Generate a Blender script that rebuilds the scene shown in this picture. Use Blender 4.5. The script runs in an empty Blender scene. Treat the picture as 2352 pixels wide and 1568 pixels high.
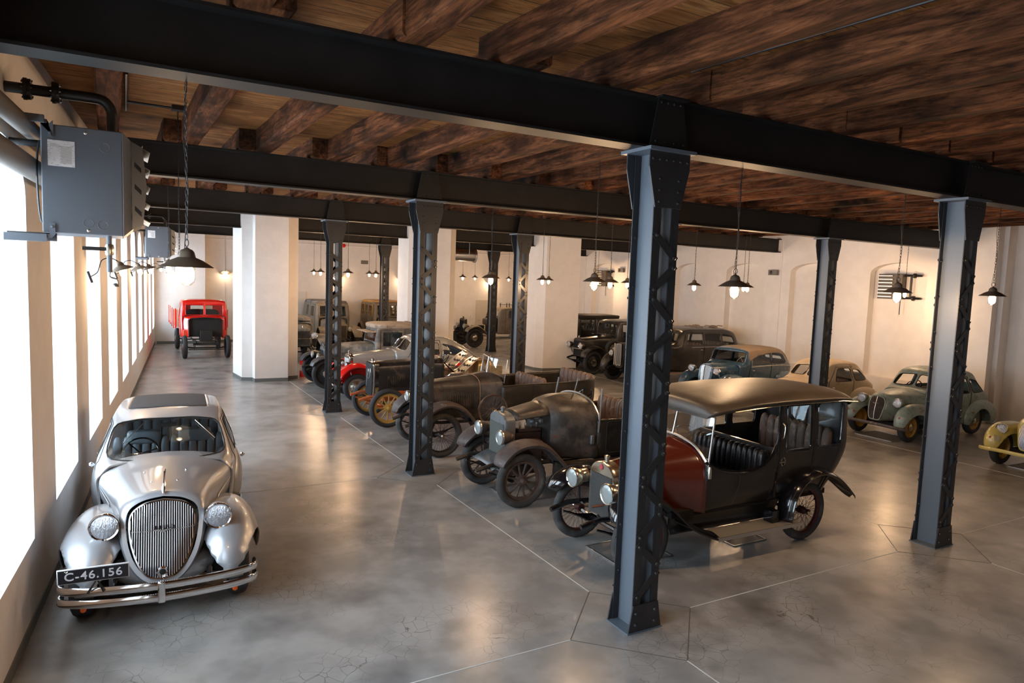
import bpy, bmesh, math, random
from mathutils import Vector, Matrix
from mathutils.bvhtree import BVHTree
random.seed(7)
PI = math.pi
SC = bpy.context.scene
C = SC.collection
# ---------------------------------------------------------------- camera, world, exposure
YAW, PITCH, ROLL, F = 0.513566, 0.0902869, -0.0358803, 1584.73
fw = Vector((math.sin(YAW)*math.cos(PITCH), math.cos(YAW)*math.cos(PITCH), -math.sin(PITCH)))
rt = Vector((math.cos(YAW), -math.sin(YAW), 0)); dn = fw.cross(rt)
r2 = rt*math.cos(ROLL)+dn*math.sin(ROLL); d2 = -rt*math.sin(ROLL)+dn*math.cos(ROLL)
cam = bpy.data.cameras.new('camera'); co = bpy.data.objects.new('camera', cam); C.objects.link(co)
cam.sensor_width = 36; cam.lens = F/2352*36; cam.clip_end = 200; cam.clip_start = .05
m = Matrix((r2, -d2, -fw)).transposed().to_4x4(); m.translation = Vector((-4.2874, -4.9923, 3.2938)); co.matrix_world = m
SC.camera = co
w = bpy.data.worlds.new('world'); SC.world = w; w.use_nodes = True
w.node_tree.nodes['Background'].inputs[0].default_value = (.66, .83, 1, 1)
w.node_tree.nodes['Background'].inputs[1].default_value = 17.0
SC.view_settings.view_transform = 'Standard'; SC.view_settings.look = 'None'; SC.view_settings.gamma = 1
SC.view_settings.use_curve_mapping = False
SC.view_settings.exposure = -0.12
SC.cycles.max_bounces = 8; SC.cycles.diffuse_bounces = 4; SC.cycles.glossy_bounces = 4; SC.cycles.transparent_max_bounces = 16
SC.cycles.transmission_bounces = 4; SC.cycles.use_denoising = True; SC.cycles.caustics_reflective = False; SC.cycles.caustics_refractive = False
SC.cycles.sample_clamp_indirect = 4
LAMP_W = 82.0
WB, WA = .0730, -5.212         # left wall: x = WA + WB*y
def wallx(y): return WA+WB*y
WIN = [(1.65+2.79*k-.82, 1.65+2.79*k+.82) for k in range(-2, 10)]
for a, b in WIN:               # daylight through each window: a portal in its opening
    l = bpy.data.lights.new('window_daylight', 'AREA'); l.shape = 'RECTANGLE'; l.size = 1.64; l.size_y = 3.4; l.cycles.is_portal = True
    o = bpy.data.objects.new('window_daylight', l); C.objects.link(o)
    y = (a+b)/2; o.location = (wallx(y)-.62, y, 2.45)
    th = math.atan(WB); o.rotation_euler = (PI/2, 0, -PI/2-th)
# ---------------------------------------------------------------- materials
def _mix(nt, fac, a, b, bt='MIX'):
    n = nt.nodes.new('ShaderNodeMix'); n.data_type = 'RGBA'; n.blend_type = bt
    for i, v in ((0, fac), (6, a), (7, b)):
        if hasattr(v, 'links'): nt.links.new(v, n.inputs[i])
        else: n.inputs[i].default_value = v if i == 0 else (*v, 1)
    return n.outputs[2]
def _tex(nt, kind, scale, det=4, vec=None, rough=.55, dist=0):
    n = nt.nodes.new('ShaderNodeTex'+kind); n.inputs['Scale'].default_value = scale
    if kind == 'Noise': n.inputs['Detail'].default_value = det; n.inputs['Roughness'].default_value = rough; n.inputs['Distortion'].default_value = dist
    if vec is not None: nt.links.new(vec, n.inputs['Vector'])
    return n
def _ramp(nt, src, a, b):
    n = nt.nodes.new('ShaderNodeMapRange'); nt.links.new(src, n.inputs[0]); n.inputs[1].default_value = a; n.inputs[2].default_value = b
    return n.outputs[0]
def _vec(nt, sc=(1, 1, 1)):
    t = nt.nodes.new('ShaderNodeTexCoord'); mp = nt.nodes.new('ShaderNodeMapping'); mp.inputs['Scale'].default_value = sc
    nt.links.new(t.outputs['Object'], mp.inputs[0]); return mp.outputs[0]
def M(name, col, rough=.5, metal=0, coat=0, blot=None, bump=None, spec=.5, stretch=(1, 1, 1), vary=.0):
    """blot: list of (colour, scale, lo, hi[, rough]) patches laid over the base; bump: (scale, strength)"""
    m = bpy.data.materials.new(name); m.use_nodes = True; nt = m.node_tree; b = nt.nodes['Principled BSDF']
    b.inputs['Base Color'].default_value = (*col, 1); b.inputs['Roughness'].default_value = rough; b.inputs['Metallic'].default_value = metal
    b.inputs['Coat Weight'].default_value = coat; b.inputs['Coat Roughness'].default_value = .06; b.inputs['Specular IOR Level'].default_value = spec
    v = _vec(nt, stretch) if (blot or bump or vary) else None
    c = col
    if vary:
        n = _tex(nt, 'Noise', 3.0, 5, v); c = _mix(nt, _ramp(nt, n.outputs[0], .35, .65), tuple(x*(1-vary) for x in col), tuple(min(1, x*(1+vary)) for x in col))
        nt.links.new(c, b.inputs['Base Color'])
    if blot:
        ro = None
        for i, bl in enumerate(blot):
            n = _tex(nt, 'Noise', bl[1], 6, v, .65); f = _ramp(nt, n.outputs[0], bl[2], bl[3]); c = _mix(nt, f, c, bl[0])
            if len(bl) > 4:
                x = nt.nodes.new('ShaderNodeMix'); nt.links.new(f, x.inputs[0])
                if ro is None: x.inputs[2].default_value = rough
                else: nt.links.new(ro, x.inputs[2])
                x.inputs[3].default_value = bl[4]; ro = x.outputs[0]
        nt.links.new(c, b.inputs['Base Color'])
        if ro is not None: nt.links.new(ro, b.inputs['Roughness'])
    if bump:
        n = _tex(nt, 'Noise', bump[0], 4, v); bp = nt.nodes.new('ShaderNodeBump'); bp.inputs['Strength'].default_value = bump[1]; bp.inputs['Distance'].default_value = .02
        nt.links.new(n.outputs[0], bp.inputs['Height']); nt.links.new(bp.outputs[0], b.inputs['Normal'])
    return m
def glass_mat(name, tint=(1, 1, 1), gl=.12, rough=.02):
    m = bpy.data.materials.new(name); m.use_nodes = True; nt = m.node_tree; nt.nodes.remove(nt.nodes['Principled BSDF'])
    t = nt.nodes.new('ShaderNodeBsdfTransparent'); t.inputs[0].default_value = (*tint, 1)
    g = nt.nodes.new('ShaderNodeBsdfGlossy'); g.inputs['Roughness'].default_value = rough
    f = nt.nodes.new('ShaderNodeLayerWeight'); f.inputs[0].default_value = .5
    q = nt.nodes.new('ShaderNodeMath'); q.operation = 'POWER'; nt.links.new(f.outputs[1], q.inputs[0]); q.inputs[1].default_value = 4.5
    a = nt.nodes.new('ShaderNodeMath'); a.operation = 'MULTIPLY_ADD'; a.use_clamp = True; nt.links.new(q.outputs[0], a.inputs[0]); a.inputs[1].default_value = .8; a.inputs[2].default_value = gl*.5
    x = nt.nodes.new('ShaderNodeMixShader'); nt.links.new(a.outputs[0], x.inputs[0]); nt.links.new(t.outputs[0], x.inputs[1]); nt.links.new(g.outputs[0], x.inputs[2])
    nt.links.new(x.outputs[0], nt.nodes['Material Output'].inputs[0]); return m
def emit_mat(name, col, s):
    m = bpy.data.materials.new(name); m.use_nodes = True; b = m.node_tree.nodes['Principled BSDF']
    b.inputs['Base Color'].default_value = (*col, 1); b.inputs['Emission Color'].default_value = (*col, 1); b.inputs['Emission Strength'].default_value = s; return m
MT = {}
MT['plaster'] = M('white_plaster', (.80, .755, .715), .85, bump=(9, .25), vary=.03)
MT['base'] = M('grey_baseboard', (.13, .135, .13), .6)
MT['steel'] = M('anthracite_steel', (.028, .027, .027), .42, 0, bump=(60, .08), vary=.15, spec=.5)
MT['beam'] = M('black_beam_paint', (.012, .0105, .0095), .5, 0, bump=(60, .08), vary=.2, spec=.35)
MT['steel_light'] = M('grey_and_daylit_steel', (.115, .135, .16), .42, bump=(60, .05), spec=.6)  # blue daylight on the column webs painted in; heater brackets share the grey
MT['heater'] = M('heater_grey_paint', (.10, .115, .135), .45)
MT['chrome'] = M('chrome', (.86, .86, .87), .09, 1)
MT['nickel'] = M('aged_nickel', (.62, .58, .48), .25, 1)
MT['dullmetal'] = M('dull_aluminium', (.62, .61, .59), .35, 1, bump=(12, .15))
MT['galv'] = M('galvanised_sheet', (.55, .54, .50), .28, 1)
MT['black'] = M('black_iron', (.012, .012, .013), .4)
MT['blackgloss'] = M('gloss_black_paint', (.006, .006, .008), .12, coat=.6)
MT['rubber'] = M('tyre_rubber', (.022, .022, .024), .75, bump=(40, .15))
MT['rubber_grey'] = M('dusty_tyre_rubber', (.045, .043, .041), .85, bump=(40, .2), blot=[((.12, .11, .10), 5, .5, .75)])
MT['glass'] = glass_mat('window_glass')
MT['carglass'] = glass_mat('car_glass', (.86, .9, .9), .08)
MT['dustglass'] = M('dusty_lens', (.34, .37, .36), .25, .2, .6)
MT['lens'] = M('fluted_lens', (.62, .64, .68), .14, .75, .8, bump=(26, .9), stretch=(1, 4, 1))
MT['bulb'] = emit_mat('lamp_glow', (1, .80, .50), 22)
MT['globe'] = glass_mat('lamp_glass', (1, .97, .9), .1)
MT['lampshade'] = M('dark_enamel_shade', (.17, .125, .085), .4, .3)
MT['lampinner'] = M('white_enamel_inside', (.85, .82, .75), .4)
MT['leather'] = M('black_leather', (.012, .012, .014), .32, bump=(50, .2))
MT['leather_grey'] = M('grey_leather', (.10, .115, .13), .45, bump=(50, .2))
MT['leather_old'] = M('worn_brown_leather', (.12, .075, .055), .6, blot=[((.35, .25, .19), 7, .55, .7)], bump=(30, .4))
MT['dark'] = M('dark_interior', (.012, .010, .009), .8)
MT['label'] = M('paper_label', (.75, .76, .78), .5, blot=[((.45, .44, .44), 30, .56, .62)], stretch=(1, .2, 3))
MT['red'] = M('bright_red_paint', (.72, .012, .010), .16, coat=.7)
MT['white'] = M('white_paint', (.82, .82, .80), .5)
MT['orange'] = M('amber_lens', (.8, .12, .01), .2)
MT['wood_pale'] = M('pale_bed_boards', (.62, .50, .34), .7, bump=(20, .3), stretch=(1, 8, 8))
# concrete floor
def floor_mat():
    m = M('polished_concrete', (.28, .275, .26), .3); nt = m.node_tree; b = nt.nodes['Principled BSDF']; v = _vec(nt)
    n1 = _tex(nt, 'Noise', .45, 6, v, .55, .2); n2 = _tex(nt, 'Noise', 1.7, 5, v, .55, .1); n3 = _tex(nt, 'Noise', .8, 3, v, .5)
    c = _mix(nt, _ramp(nt, n1.outputs[0], .38, .62), (.225, .215, .205), (.345, .335, .32))
    c = _mix(nt, _ramp(nt, n2.outputs[0], .45, .95), c, (.43, .42, .40)); c = _mix(nt, _ramp(nt, n2.outputs[0], .22, .52), (.225, .22, .212), c)
    n4 = _tex(nt, 'Noise', 1.0, 3, v, .5); c = _mix(nt, _ramp(nt, n4.outputs[0], .53, .80), c, (.10, .095, .09))
    vo = nt.nodes.new('ShaderNodeTexVoronoi'); vo.feature = 'DISTANCE_TO_EDGE'; vo.inputs['Scale'].default_value = 7
    dv = _tex(nt, 'Noise', 4, 3, v); av = nt.nodes.new('ShaderNodeVectorMath'); av.operation = 'MULTIPLY_ADD'; nt.links.new(dv.outputs[1], av.inputs[0]); av.inputs[1].default_value = (.10, .10, .10); nt.links.new(v, av.inputs[2]); nt.links.new(av.outputs[0], vo.inputs['Vector'])
    inv = nt.nodes.new('ShaderNodeMath'); inv.operation = 'SUBTRACT'; inv.inputs[0].default_value = 1; nt.links.new(_ramp(nt, vo.outputs[0], .003, .02), inv.inputs[1]); cr = inv.outputs[0]; mk = _ramp(nt, n3.outputs[0], .50, .62)
    mm = nt.nodes.new('ShaderNodeMath'); mm.operation = 'MULTIPLY'; nt.links.new(cr, mm.inputs[0]); nt.links.new(mk, mm.inputs[1])
    c = _mix(nt, mm.outputs[0], c, (.14, .137, .13)); nt.links.new(c, b.inputs['Base Color'])
    r = nt.nodes.new('ShaderNodeMapRange'); nt.links.new(n2.outputs[0], r.inputs[0]); r.inputs[1].default_value = .3; r.inputs[2].default_value = .7; r.inputs[3].default_value = .22; r.inputs[4].default_value = .38
    nt.nodes.remove(r); b.inputs['Roughness'].default_value = .27; bp = nt.nodes.new('ShaderNodeBump'); bp.inputs['Strength'].default_value = .12; bp.inputs['Distance'].default_value = .01
    nt.links.new(n2.outputs[0], bp.inputs['Height']); nt.links.new(bp.outputs[0], b.inputs['Normal']); return m
MT['floor'] = floor_mat()
def wood_mat(name, dark, mid, lite, along, boards=0, glob=False):
    m = M(name, mid, .8, spec=.12); nt = m.node_tree; b = nt.nodes['Principled BSDF']
    t = nt.nodes.new('ShaderNodeTexCoord'); src = t.outputs['Object']
    if glob:
        g = nt.nodes.new('ShaderNodeNewGeometry'); src = g.outputs['Position']
    mp = nt.nodes.new('ShaderNodeMapping'); nt.links.new(src, mp.inputs[0])
    s = [6, 6, 6]; s[along] = .7; mp.inputs['Scale'].default_value = s; v = mp.outputs[0]
    n1 = _tex(nt, 'Noise', 1.1, 5, v, .6, 1.2); n2 = _tex(nt, 'Noise', 5, 8, v, .7, .5)
    w = nt.nodes.new('ShaderNodeTexWave'); w.inputs['Scale'].default_value = .9; w.inputs['Distortion'].default_value = 14; w.inputs['Detail'].default_value = 3; w.inputs['Detail Scale'].default_value = 1.2
    w.bands_direction = 'Z'; nt.links.new(v, w.inputs['Vector'])
    c = _mix(nt, _ramp(nt, n1.outputs[0], .40, .70), mid, lite); c = _mix(nt, _ramp(nt, n2.outputs[0], .45, .72), c, dark)
    c = _mix(nt, _ramp(nt, w.outputs[1], .72, 1.5), c, dark)
    n3 = _tex(nt, 'Noise', .9, 4, None, .6); nt.links.new(src, n3.inputs['Vector']); c = _mix(nt, _ramp(nt, n3.outputs[0], .47, .68), c, tuple(x*.6 for x in dark))
    if boards:
        sx = nt.nodes.new('ShaderNodeSeparateXYZ'); nt.links.new(src, sx.inputs[0]); md = nt.nodes.new('ShaderNodeMath'); md.operation = 'MODULO'
        ad = nt.nodes.new('ShaderNodeMath'); ad.operation = 'ADD'; nt.links.new(sx.outputs[1], ad.inputs[0]); ad.inputs[1].default_value = 100
        nt.links.new(ad.outputs[0], md.inputs[0]); md.inputs[1].default_value = boards; c = _mix(nt, _ramp(nt, md.outputs[0], .014, .006), c, (.004, .003, .002))
        dv = nt.nodes.new('ShaderNodeMath'); dv.operation = 'DIVIDE'; nt.links.new(ad.outputs[0], dv.inputs[0]); dv.inputs[1].default_value = boards; fl = nt.nodes.new('ShaderNodeMath'); fl.operation = 'FLOOR'; nt.links.new(dv.outputs[0], fl.inputs[0])
        wn = nt.nodes.new('ShaderNodeTexWhiteNoise'); wn.noise_dimensions = '1D'; nt.links.new(fl.outputs[0], wn.inputs['W']); f = _ramp(nt, wn.outputs[0], 0, 1.6); c = _mix(nt, f, c, tuple(x*.6 for x in mid))
    nt.links.new(c, b.inputs['Base Color'])
    bp = nt.nodes.new('ShaderNodeBump'); bp.inputs['Strength'].default_value = .35; bp.inputs['Distance'].default_value = .02; nt.links.new(n2.outputs[0], bp.inputs['Height']); nt.links.new(bp.outputs[0], b.inputs['Normal'])
    return m
MT['joist'] = wood_mat('old_beam_wood', (.008, .0035, .0015), (.060, .020, .0075), (.26, .092, .035), 1, glob=True)
MT['plank'] = wood_mat('ceiling_board_wood', (.05, .017, .004), (.27, .100, .027), (.40, .19, .07), 0, boards=.24)
# ---------------------------------------------------------------- mesh helpers
def ob(name, bm, mat, parent=None, smooth=True, solid=0, loc=None, rot=None, sharp=40, bevel=0, cache=None):
    me = bpy.data.meshes.new(name); bm.to_mesh(me); bm.free()
    for m in (mat if isinstance(mat, (list, tuple)) else [mat]): me.materials.append(m)
    if smooth:
        me.polygons.foreach_set('use_smooth', [True]*len(me.polygons))
        try: me.set_sharp_from_angle(angle=math.radians(sharp))
        except Exception: pass
    o = bpy.data.objects.new(name, me); C.objects.link(o)
    if parent: o.parent = parent
    if loc is not None: o.location = loc
    if rot is not None: o.rotation_euler = rot
    if solid:
        s = o.modifiers.new('solid', 'SOLIDIFY'); s.thickness = solid; s.offset = -1
    if bevel:
        s = o.modifiers.new('bevel', 'BEVEL'); s.width = bevel; s.segments = 2; s.limit_method = 'ANGLE'; s.angle_limit = .7
    return o
def thing(name, label, cat, loc=(0, 0, 0), rz=0, group=None):
    o = bpy.data.objects.new(name, None); C.objects.link(o); o.location = loc; o.rotation_euler = (0, 0, rz); o.empty_display_size = .2
    return tag(o, label, cat, group)
def tag(o, label, cat, group=None):
    o['label'] = label; o['category'] = cat
    if group: o['group'] = group
    return o
def struct(o): o['kind'] = 'structure'; return o
def copytree(o, parent=None):
    c = o.copy(); C.objects.link(c); c.parent = parent
    for k in o.children: copytree(k, c)
    return c
def box(bm, x0, y0, z0, x1, y1, z1, rot=None, mi=0):
    vs = [bm.verts.new((x, y, z)) for x in (x0, x1) for y in (y0, y1) for z in (z0, z1)]
    for f in ((0, 1, 3, 2), (4, 6, 7, 5), (0, 4, 5, 1), (2, 3, 7, 6), (0, 2, 6, 4), (1, 5, 7, 3)):
        bm.faces.new([vs[i] for i in f]).material_index = mi
    if rot: bmesh.ops.transform(bm, matrix=rot, verts=vs)
    return vs
def nb(): return bmesh.new()
def bx(*a, **k): bm = nb(); box(bm, *a, **k); return bm
def prism(bm, pts, d0, d1, axis='y', mi=0):
    def P(a, b, d): return {'y': (a, d, b), 'x': (d, a, b), 'z': (a, b, d)}[axis]
    A = [bm.verts.new(P(a, b, d0)) for a, b in pts]; B = [bm.verts.new(P(a, b, d1)) for a, b in pts]; n = len(pts)
    fs = [bm.faces.new(A), bm.faces.new(B[::-1])]+[bm.faces.new((A[i], B[i], B[(i+1) % n], A[(i+1) % n])) for i in range(n)]
    for f in fs: f.material_index = mi
    bmesh.ops.recalc_face_normals(bm, faces=fs)
def tube(bm, pts, r, seg=8, closed=False, cap=True):
    pts = [Vector(p) for p in pts]; n = len(pts); rings = []; up = None
    rr = r if isinstance(r, (list, tuple)) else [r]*n
    for i, p in enumerate(pts):
        if closed: t = (pts[(i+1) % n]-pts[i-1])
        else: t = (pts[min(i+1, n-1)]-pts[max(i-1, 0)])
        if t.length < 1e-9: t = Vector((0, 0, 1))
        t.normalize()
        if up is None:
            up = Vector((0, 0, 1)) if abs(t.z) < .9 else Vector((1, 0, 0))
        s = t.cross(up)
        if s.length < 1e-6: s = t.cross(Vector((0, 1, 0)))
        s.normalize(); up = s.cross(t).normalized()
        rings.append([bm.verts.new(p+(s*math.cos(a)+up*math.sin(a))*rr[i]) for a in [2*PI*k/seg for k in range(seg)]])
    m = n if closed else n-1
    for i in range(m):
        A, B = rings[i], rings[(i+1) % n]
        for k in range(seg): bm.faces.new((A[k], A[(k+1) % seg], B[(k+1) % seg], B[k]))
    if cap and not closed: bm.faces.new(rings[0][::-1]); bm.faces.new(rings[-1])
def tb(pts, r, seg=8, closed=False): bm = nb(); tube(bm, pts, r, seg, closed); return bm
def lathe(bm, prof, seg=24, mat=None, wob=None, mi=0):
    """prof: (r, h) along +Z"""
    rings = []; nv = []
    for i, (r, h) in enumerate(prof):
        if r < 1e-5: rings.append([bm.verts.new((0, 0, h))])
        else: rings.append([bm.verts.new(((r+(wob(i, k) if wob else 0))*math.cos(2*PI*k/seg), (r+(wob(i, k) if wob else 0))*math.sin(2*PI*k/seg), h)) for k in range(seg)])
        nv += rings[-1]
    for A, B in zip(rings, rings[1:]):
        for k in range(seg):
            a = [A[k % len(A)], A[(k+1) % len(A)], B[(k+1) % len(B)], B[k % len(B)]]; f = []
            for v in a:
                if v not in f: f.append(v)
            if len(f) > 2: bm.faces.new(f).material_index = mi
    if mat: bmesh.ops.transform(bm, matrix=mat, verts=nv)
    return nv
def lt(prof, seg=24, mat=None, wob=None): bm = nb(); lathe(bm, prof, seg, mat, wob); bmesh.ops.recalc_face_normals(bm, faces=bm.faces[:]); return bm
RX = Matrix.Rotation(-PI/2, 4, 'Y')      # +Z -> -X
RY = Matrix.Rotation(PI/2, 4, 'X')       # +Z -> -Y
def T(x, y, z): return Matrix.Translation((x, y, z))
def crv(pts, n, closed=False):
    """Catmull-Rom through points, n steps per span"""
    P = [Vector(p) for p in pts]; out = []; N = len(P); m = N if closed else N-1
    for i in range(m):
        p0 = P[i-1] if (i > 0 or closed) else P[0]; p1 = P[i]; p2 = P[(i+1) % N]; p3 = P[(i+2) % N] if (i+2 < N or closed) else P[-1]
        for k in range(n):
            t = k/n; out.append(.5*((2*p1)+(p2-p0)*t+(2*p0-5*p1+4*p2-p3)*t*t+(3*p1-p0-3*p2+p3)*t**3))
    if not closed: out.append(P[-1])
    return out
def pchip(xs, ys, x):
    n = len(xs); h = [xs[i+1]-xs[i] for i in range(n-1)]; d = [(ys[i+1]-ys[i])/h[i] for i in range(n-1)]
    def sl(i):
        if i == 0: return d[0]
        if i == n-1: return d[-1]
        if d[i-1]*d[i] <= 0: return 0
        a, b = 2*h[i]+h[i-1], h[i]+2*h[i-1]; return (a+b)/(a/d[i-1]+b/d[i])
    i = 0
    while i < n-2 and x > xs[i+1]: i += 1
    t = (x-xs[i])/h[i]; m0, m1 = sl(i)*h[i], sl(i+1)*h[i]
    return (2*t**3-3*t*t+1)*ys[i]+(t**3-2*t*t+t)*m0+(-2*t**3+3*t*t)*ys[i+1]+(t**3-t*t)*m1
def sample(stations, step=.07):
    xs = [s[0] for s in stations]; K = len(stations[0][1]); out = []
    cols = [[[(list(s[1][k])+[0, 0])[c] for s in stations] for c in range(3)] for k in range(K)]
    q = []
    for a, b in zip(xs, xs[1:]):
        n = max(1, math.ceil((b-a)/step)); q += [a+(b-a)*i/n for i in range(n)]
    q.append(xs[-1])
    for x in q: out.append((x, [tuple(pchip(xs, cols[k][c], x) for c in range(3)) for k in range(K)]))
    return out
def loft(stations, step=.07, nv=4, half=False, cap0=False, cap1=False, yoff=0, side=0, bm=None):
    """stations: (x, [(y, z[, dx]) from the lower outer edge to the top centre]); half: leave the top open"""
    bm = bm or nb(); rings = []
    for x, pts in sample(stations, step):
        c = crv([(x+p[2], p[0], p[1]) for p in pts], nv)
        if half:
            sides = ([c] if side >= 0 else [])+([[Vector((p.x, -p.y, p.z)) for p in c]] if side <= 0 else [])
        else: sides = [c+[Vector((p.x, -p.y, p.z)) for p in c[-2::-1]]]
        rings.append([[bm.verts.new(p+Vector((0, yoff, 0))) for p in s] for s in sides])
    for A, B in zip(rings, rings[1:]):
        for si, (a, b) in enumerate(zip(A, B)):
            flip = (half and (si == 1 or side < 0))
            for j in range(len(a)-1):
                f = (a[j], a[j+1], b[j+1], b[j]); bm.faces.new(f[::-1] if flip else f)
    if cap0: bm.faces.new(rings[0][0][::-1])
    if cap1: bm.faces.new(rings[-1][0])
    bmesh.ops.remove_doubles(bm, verts=bm.verts[:], dist=.0008)
    return bm
def sec(w, zb, zs, zt, tw=None):
    tw = w if tw is None else tw
    return [(w, zb), ((w+tw)/2, (zb+zs)/2), (tw, zs), (tw*.90, zs+(zt-zs)*.46), (tw*.60, zs+(zt-zs)*.82), (0, zt)]
def cabs(w, zb, wb, zl, wr, zr, zt, b=.0):
    return [(w, zb), ((w+wb)/2+b, (zb+zl)/2), (wb, zl), ((wb+wr)/2+.01, (zl+zr)/2), (wr, zr), (wr*.9, zr+(zt-zr)*.55), (wr*.55, zr+(zt-zr)*.9), (0, zt)]
def rp(pts, r=.05, n=3):
    out = []; N = len(pts)
    for i in range(N):
        p = Vector(pts[i]); a = Vector(pts[i-1])-p; b = Vector(pts[(i+1) % N])-p
        ra = min(r, a.length*.45, b.length*.45); s = p+a.normalized()*ra; e = p+b.normalized()*ra
        for k in range(n+1):
            t = k/n; out.append(tuple((1-t)**2*s+2*t*(1-t)*p+t*t*e))
    return out
def cut(bm, poly, axis='y', sign=-1, lo=-9, hi=9, nrm=.15):
    """cut the convex outline through the skin; returns the faces inside it"""
    bm.normal_update(); ai = {'x': 0, 'y': 1, 'z': 2}[axis]; u, v = {'y': (0, 2), 'x': (1, 2), 'z': (0, 1)}[axis]
    ar = sum(poly[i][0]*poly[(i+1) % len(poly)][1]-poly[(i+1) % len(poly)][0]*poly[i][1] for i in range(len(poly)))
    if ar < 0: poly = poly[::-1]
    us = [p[0] for p in poly]; vs = [p[1] for p in poly]; F = []
    for f in bm.faces:
        if f.normal[ai]*sign < nrm: continue
        c = f.calc_center_median()
        if not (lo <= c[ai] <= hi): continue
        if max(q.co[u] for q in f.verts) < min(us) or min(q.co[u] for q in f.verts) > max(us) or max(q.co[v] for q in f.verts) < min(vs) or min(q.co[v] for q in f.verts) > max(vs): continue
        F.append(f)
    N = len(poly)
    for i in range(N):
        a, b = poly[i], poly[(i+1) % N]; dx, dy = b[0]-a[0], b[1]-a[1]
        if abs(dx)+abs(dy) < 1e-6: continue
        n = [0, 0, 0]; n[u] = dy; n[v] = -dx; n = Vector(n).normalized(); p = [0, 0, 0]; p[u] = a[0]; p[v] = a[1]; p = Vector(p)
        es = list({e for f in F for e in f.edges}); vt = list({q for f in F for q in f.verts})
        r = bmesh.ops.bisect_plane(bm, geom=F+es+vt, dist=1e-5, plane_co=p, plane_no=n)
        F = [g for g in r['geom'] if isinstance(g, bmesh.types.BMFace)]
        F = [f for f in F if f.is_valid and (f.calc_center_median()-p).dot(n) < 0]
    return F
def loops(F):
    """boundary loops of a face set"""
    S = set(F); nx = {}
    for f in F:
        for l in f.loops:
            if not any(g in S for g in l.edge.link_faces if g is not f): nx[l.vert] = l.link_loop_next.vert
    out = []
    while nx:
        s, v = nx.popitem(); L = [s]
        while v in nx: L.append(v); v = nx.pop(v)
        out.append([q.co.copy() for q in L])
    return out
def take(bm, F):
    """move faces into a bmesh of their own"""
    n = nb(); mp = {}
    for f in F:
        vs = []
        for q in f.verts:
            if q not in mp: mp[q] = n.verts.new(q.co)
            vs.append(mp[q])
        n.faces.new(vs)
    bmesh.ops.delete(bm, geom=F, context='FACES'); return n
def pane(bm, poly, root, axis='y', sign=-1, name='window_glass', gmat=None, trim=None, r=.008, lo=-9, hi=9, keep=True, nrm=.15, parent=None):
    F = cut(bm, poly, axis, sign, lo, hi, nrm)
    if not F: return None
    L = loops(F); g = take(bm, F); o = None
    if keep:
        o = ob(name, g, gmat or MT['carglass'], parent or root)
    else: g.free()
    if trim:
        t = nb()
        for l in L:
            if len(l) > 3: tube(t, l, r, 5, True)
        ob('window_trim', t, trim, o or parent or root)
    return o
def strip(path, y0, y1, crown=.05, lip=.03, n=4, nx=8, pw=2.0):
    """curved mudguard sheet along a side path [(x, z[, ya, yb])]"""
    bm = nb(); pth = crv([(p[0], p[2] if len(p) > 2 else y0, p[1], ) for p in path], n); pb = crv([(p[0], p[3] if len(p) > 2 else y1, p[1]) for p in path], n)
    rings = []
    for i, (a, b) in enumerate(zip(pth, pb)):
        t = pth[min(i+1, len(pth)-1)]-pth[max(i-1, 0)]; t.y = 0; t.normalize(); nn = Vector((-t.z, 0, t.x)); nn = nn if True else nn
        ring = []
        for k in range(nx+1):
            s = -1+2*k/nx; y = a.y+(b.y-a.y)*(k/nx); ring.append(bm.verts.new(Vector((a.x, y, a.z))+nn*(crown*(1-abs(s)**pw))))
        ring = [bm.verts.new(ring[0].co-nn*lip)]+ring+[bm.verts.new(ring[-1].co-nn*lip)]
        rings.append(ring)
    for A, B in zip(rings, rings[1:]):
        for k in range(len(A)-1): bm.faces.new((A[k], B[k], B[k+1], A[k+1]))
    return bm
def blob(cx, cy, cz, rf, rb, ry, ru, rd, pw=2.0, bottom=None, arch=None, side=-1, seg=36, rings=24, py=2.0, an=.02):
    """rounded mudguard: ellipsoid with its own front/back/up/down radii, cut off below and over the wheel"""
    bm = nb(); bmesh.ops.create_uvsphere(bm, u_segments=seg, v_segments=rings, radius=1)
    for v in bm.verts:
        x, y, z = v.co; e = 2/pw; ey = 2/py
        fx = math.copysign(abs(x)**e, x); fz = math.copysign(abs(z)**e, z); fy = math.copysign(abs(y)**ey, y)
        v.co = (cx+fx*(rf if x < 0 else rb), cy+fy*ry, cz+fz*(ru if z > 0 else rd))
    if bottom is not None: bmesh.ops.bisect_plane(bm, geom=bm.faces[:]+bm.edges[:]+bm.verts[:], plane_co=(0, 0, bottom), plane_no=(0, 0, -1), clear_outer=True)
    if arch:
        bm.normal_update(); ax, az, ar = arch
        poly = [(ax+ar*math.cos(a), az+ar*math.sin(a)) for a in [PI*2*k/24 for k in range(24)]]
        for s in (-1, 1):
            F = cut(bm, poly, 'y', s, nrm=an)
            if F: bmesh.ops.delete(bm, geom=F, context='FACES')
    return bm
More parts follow.
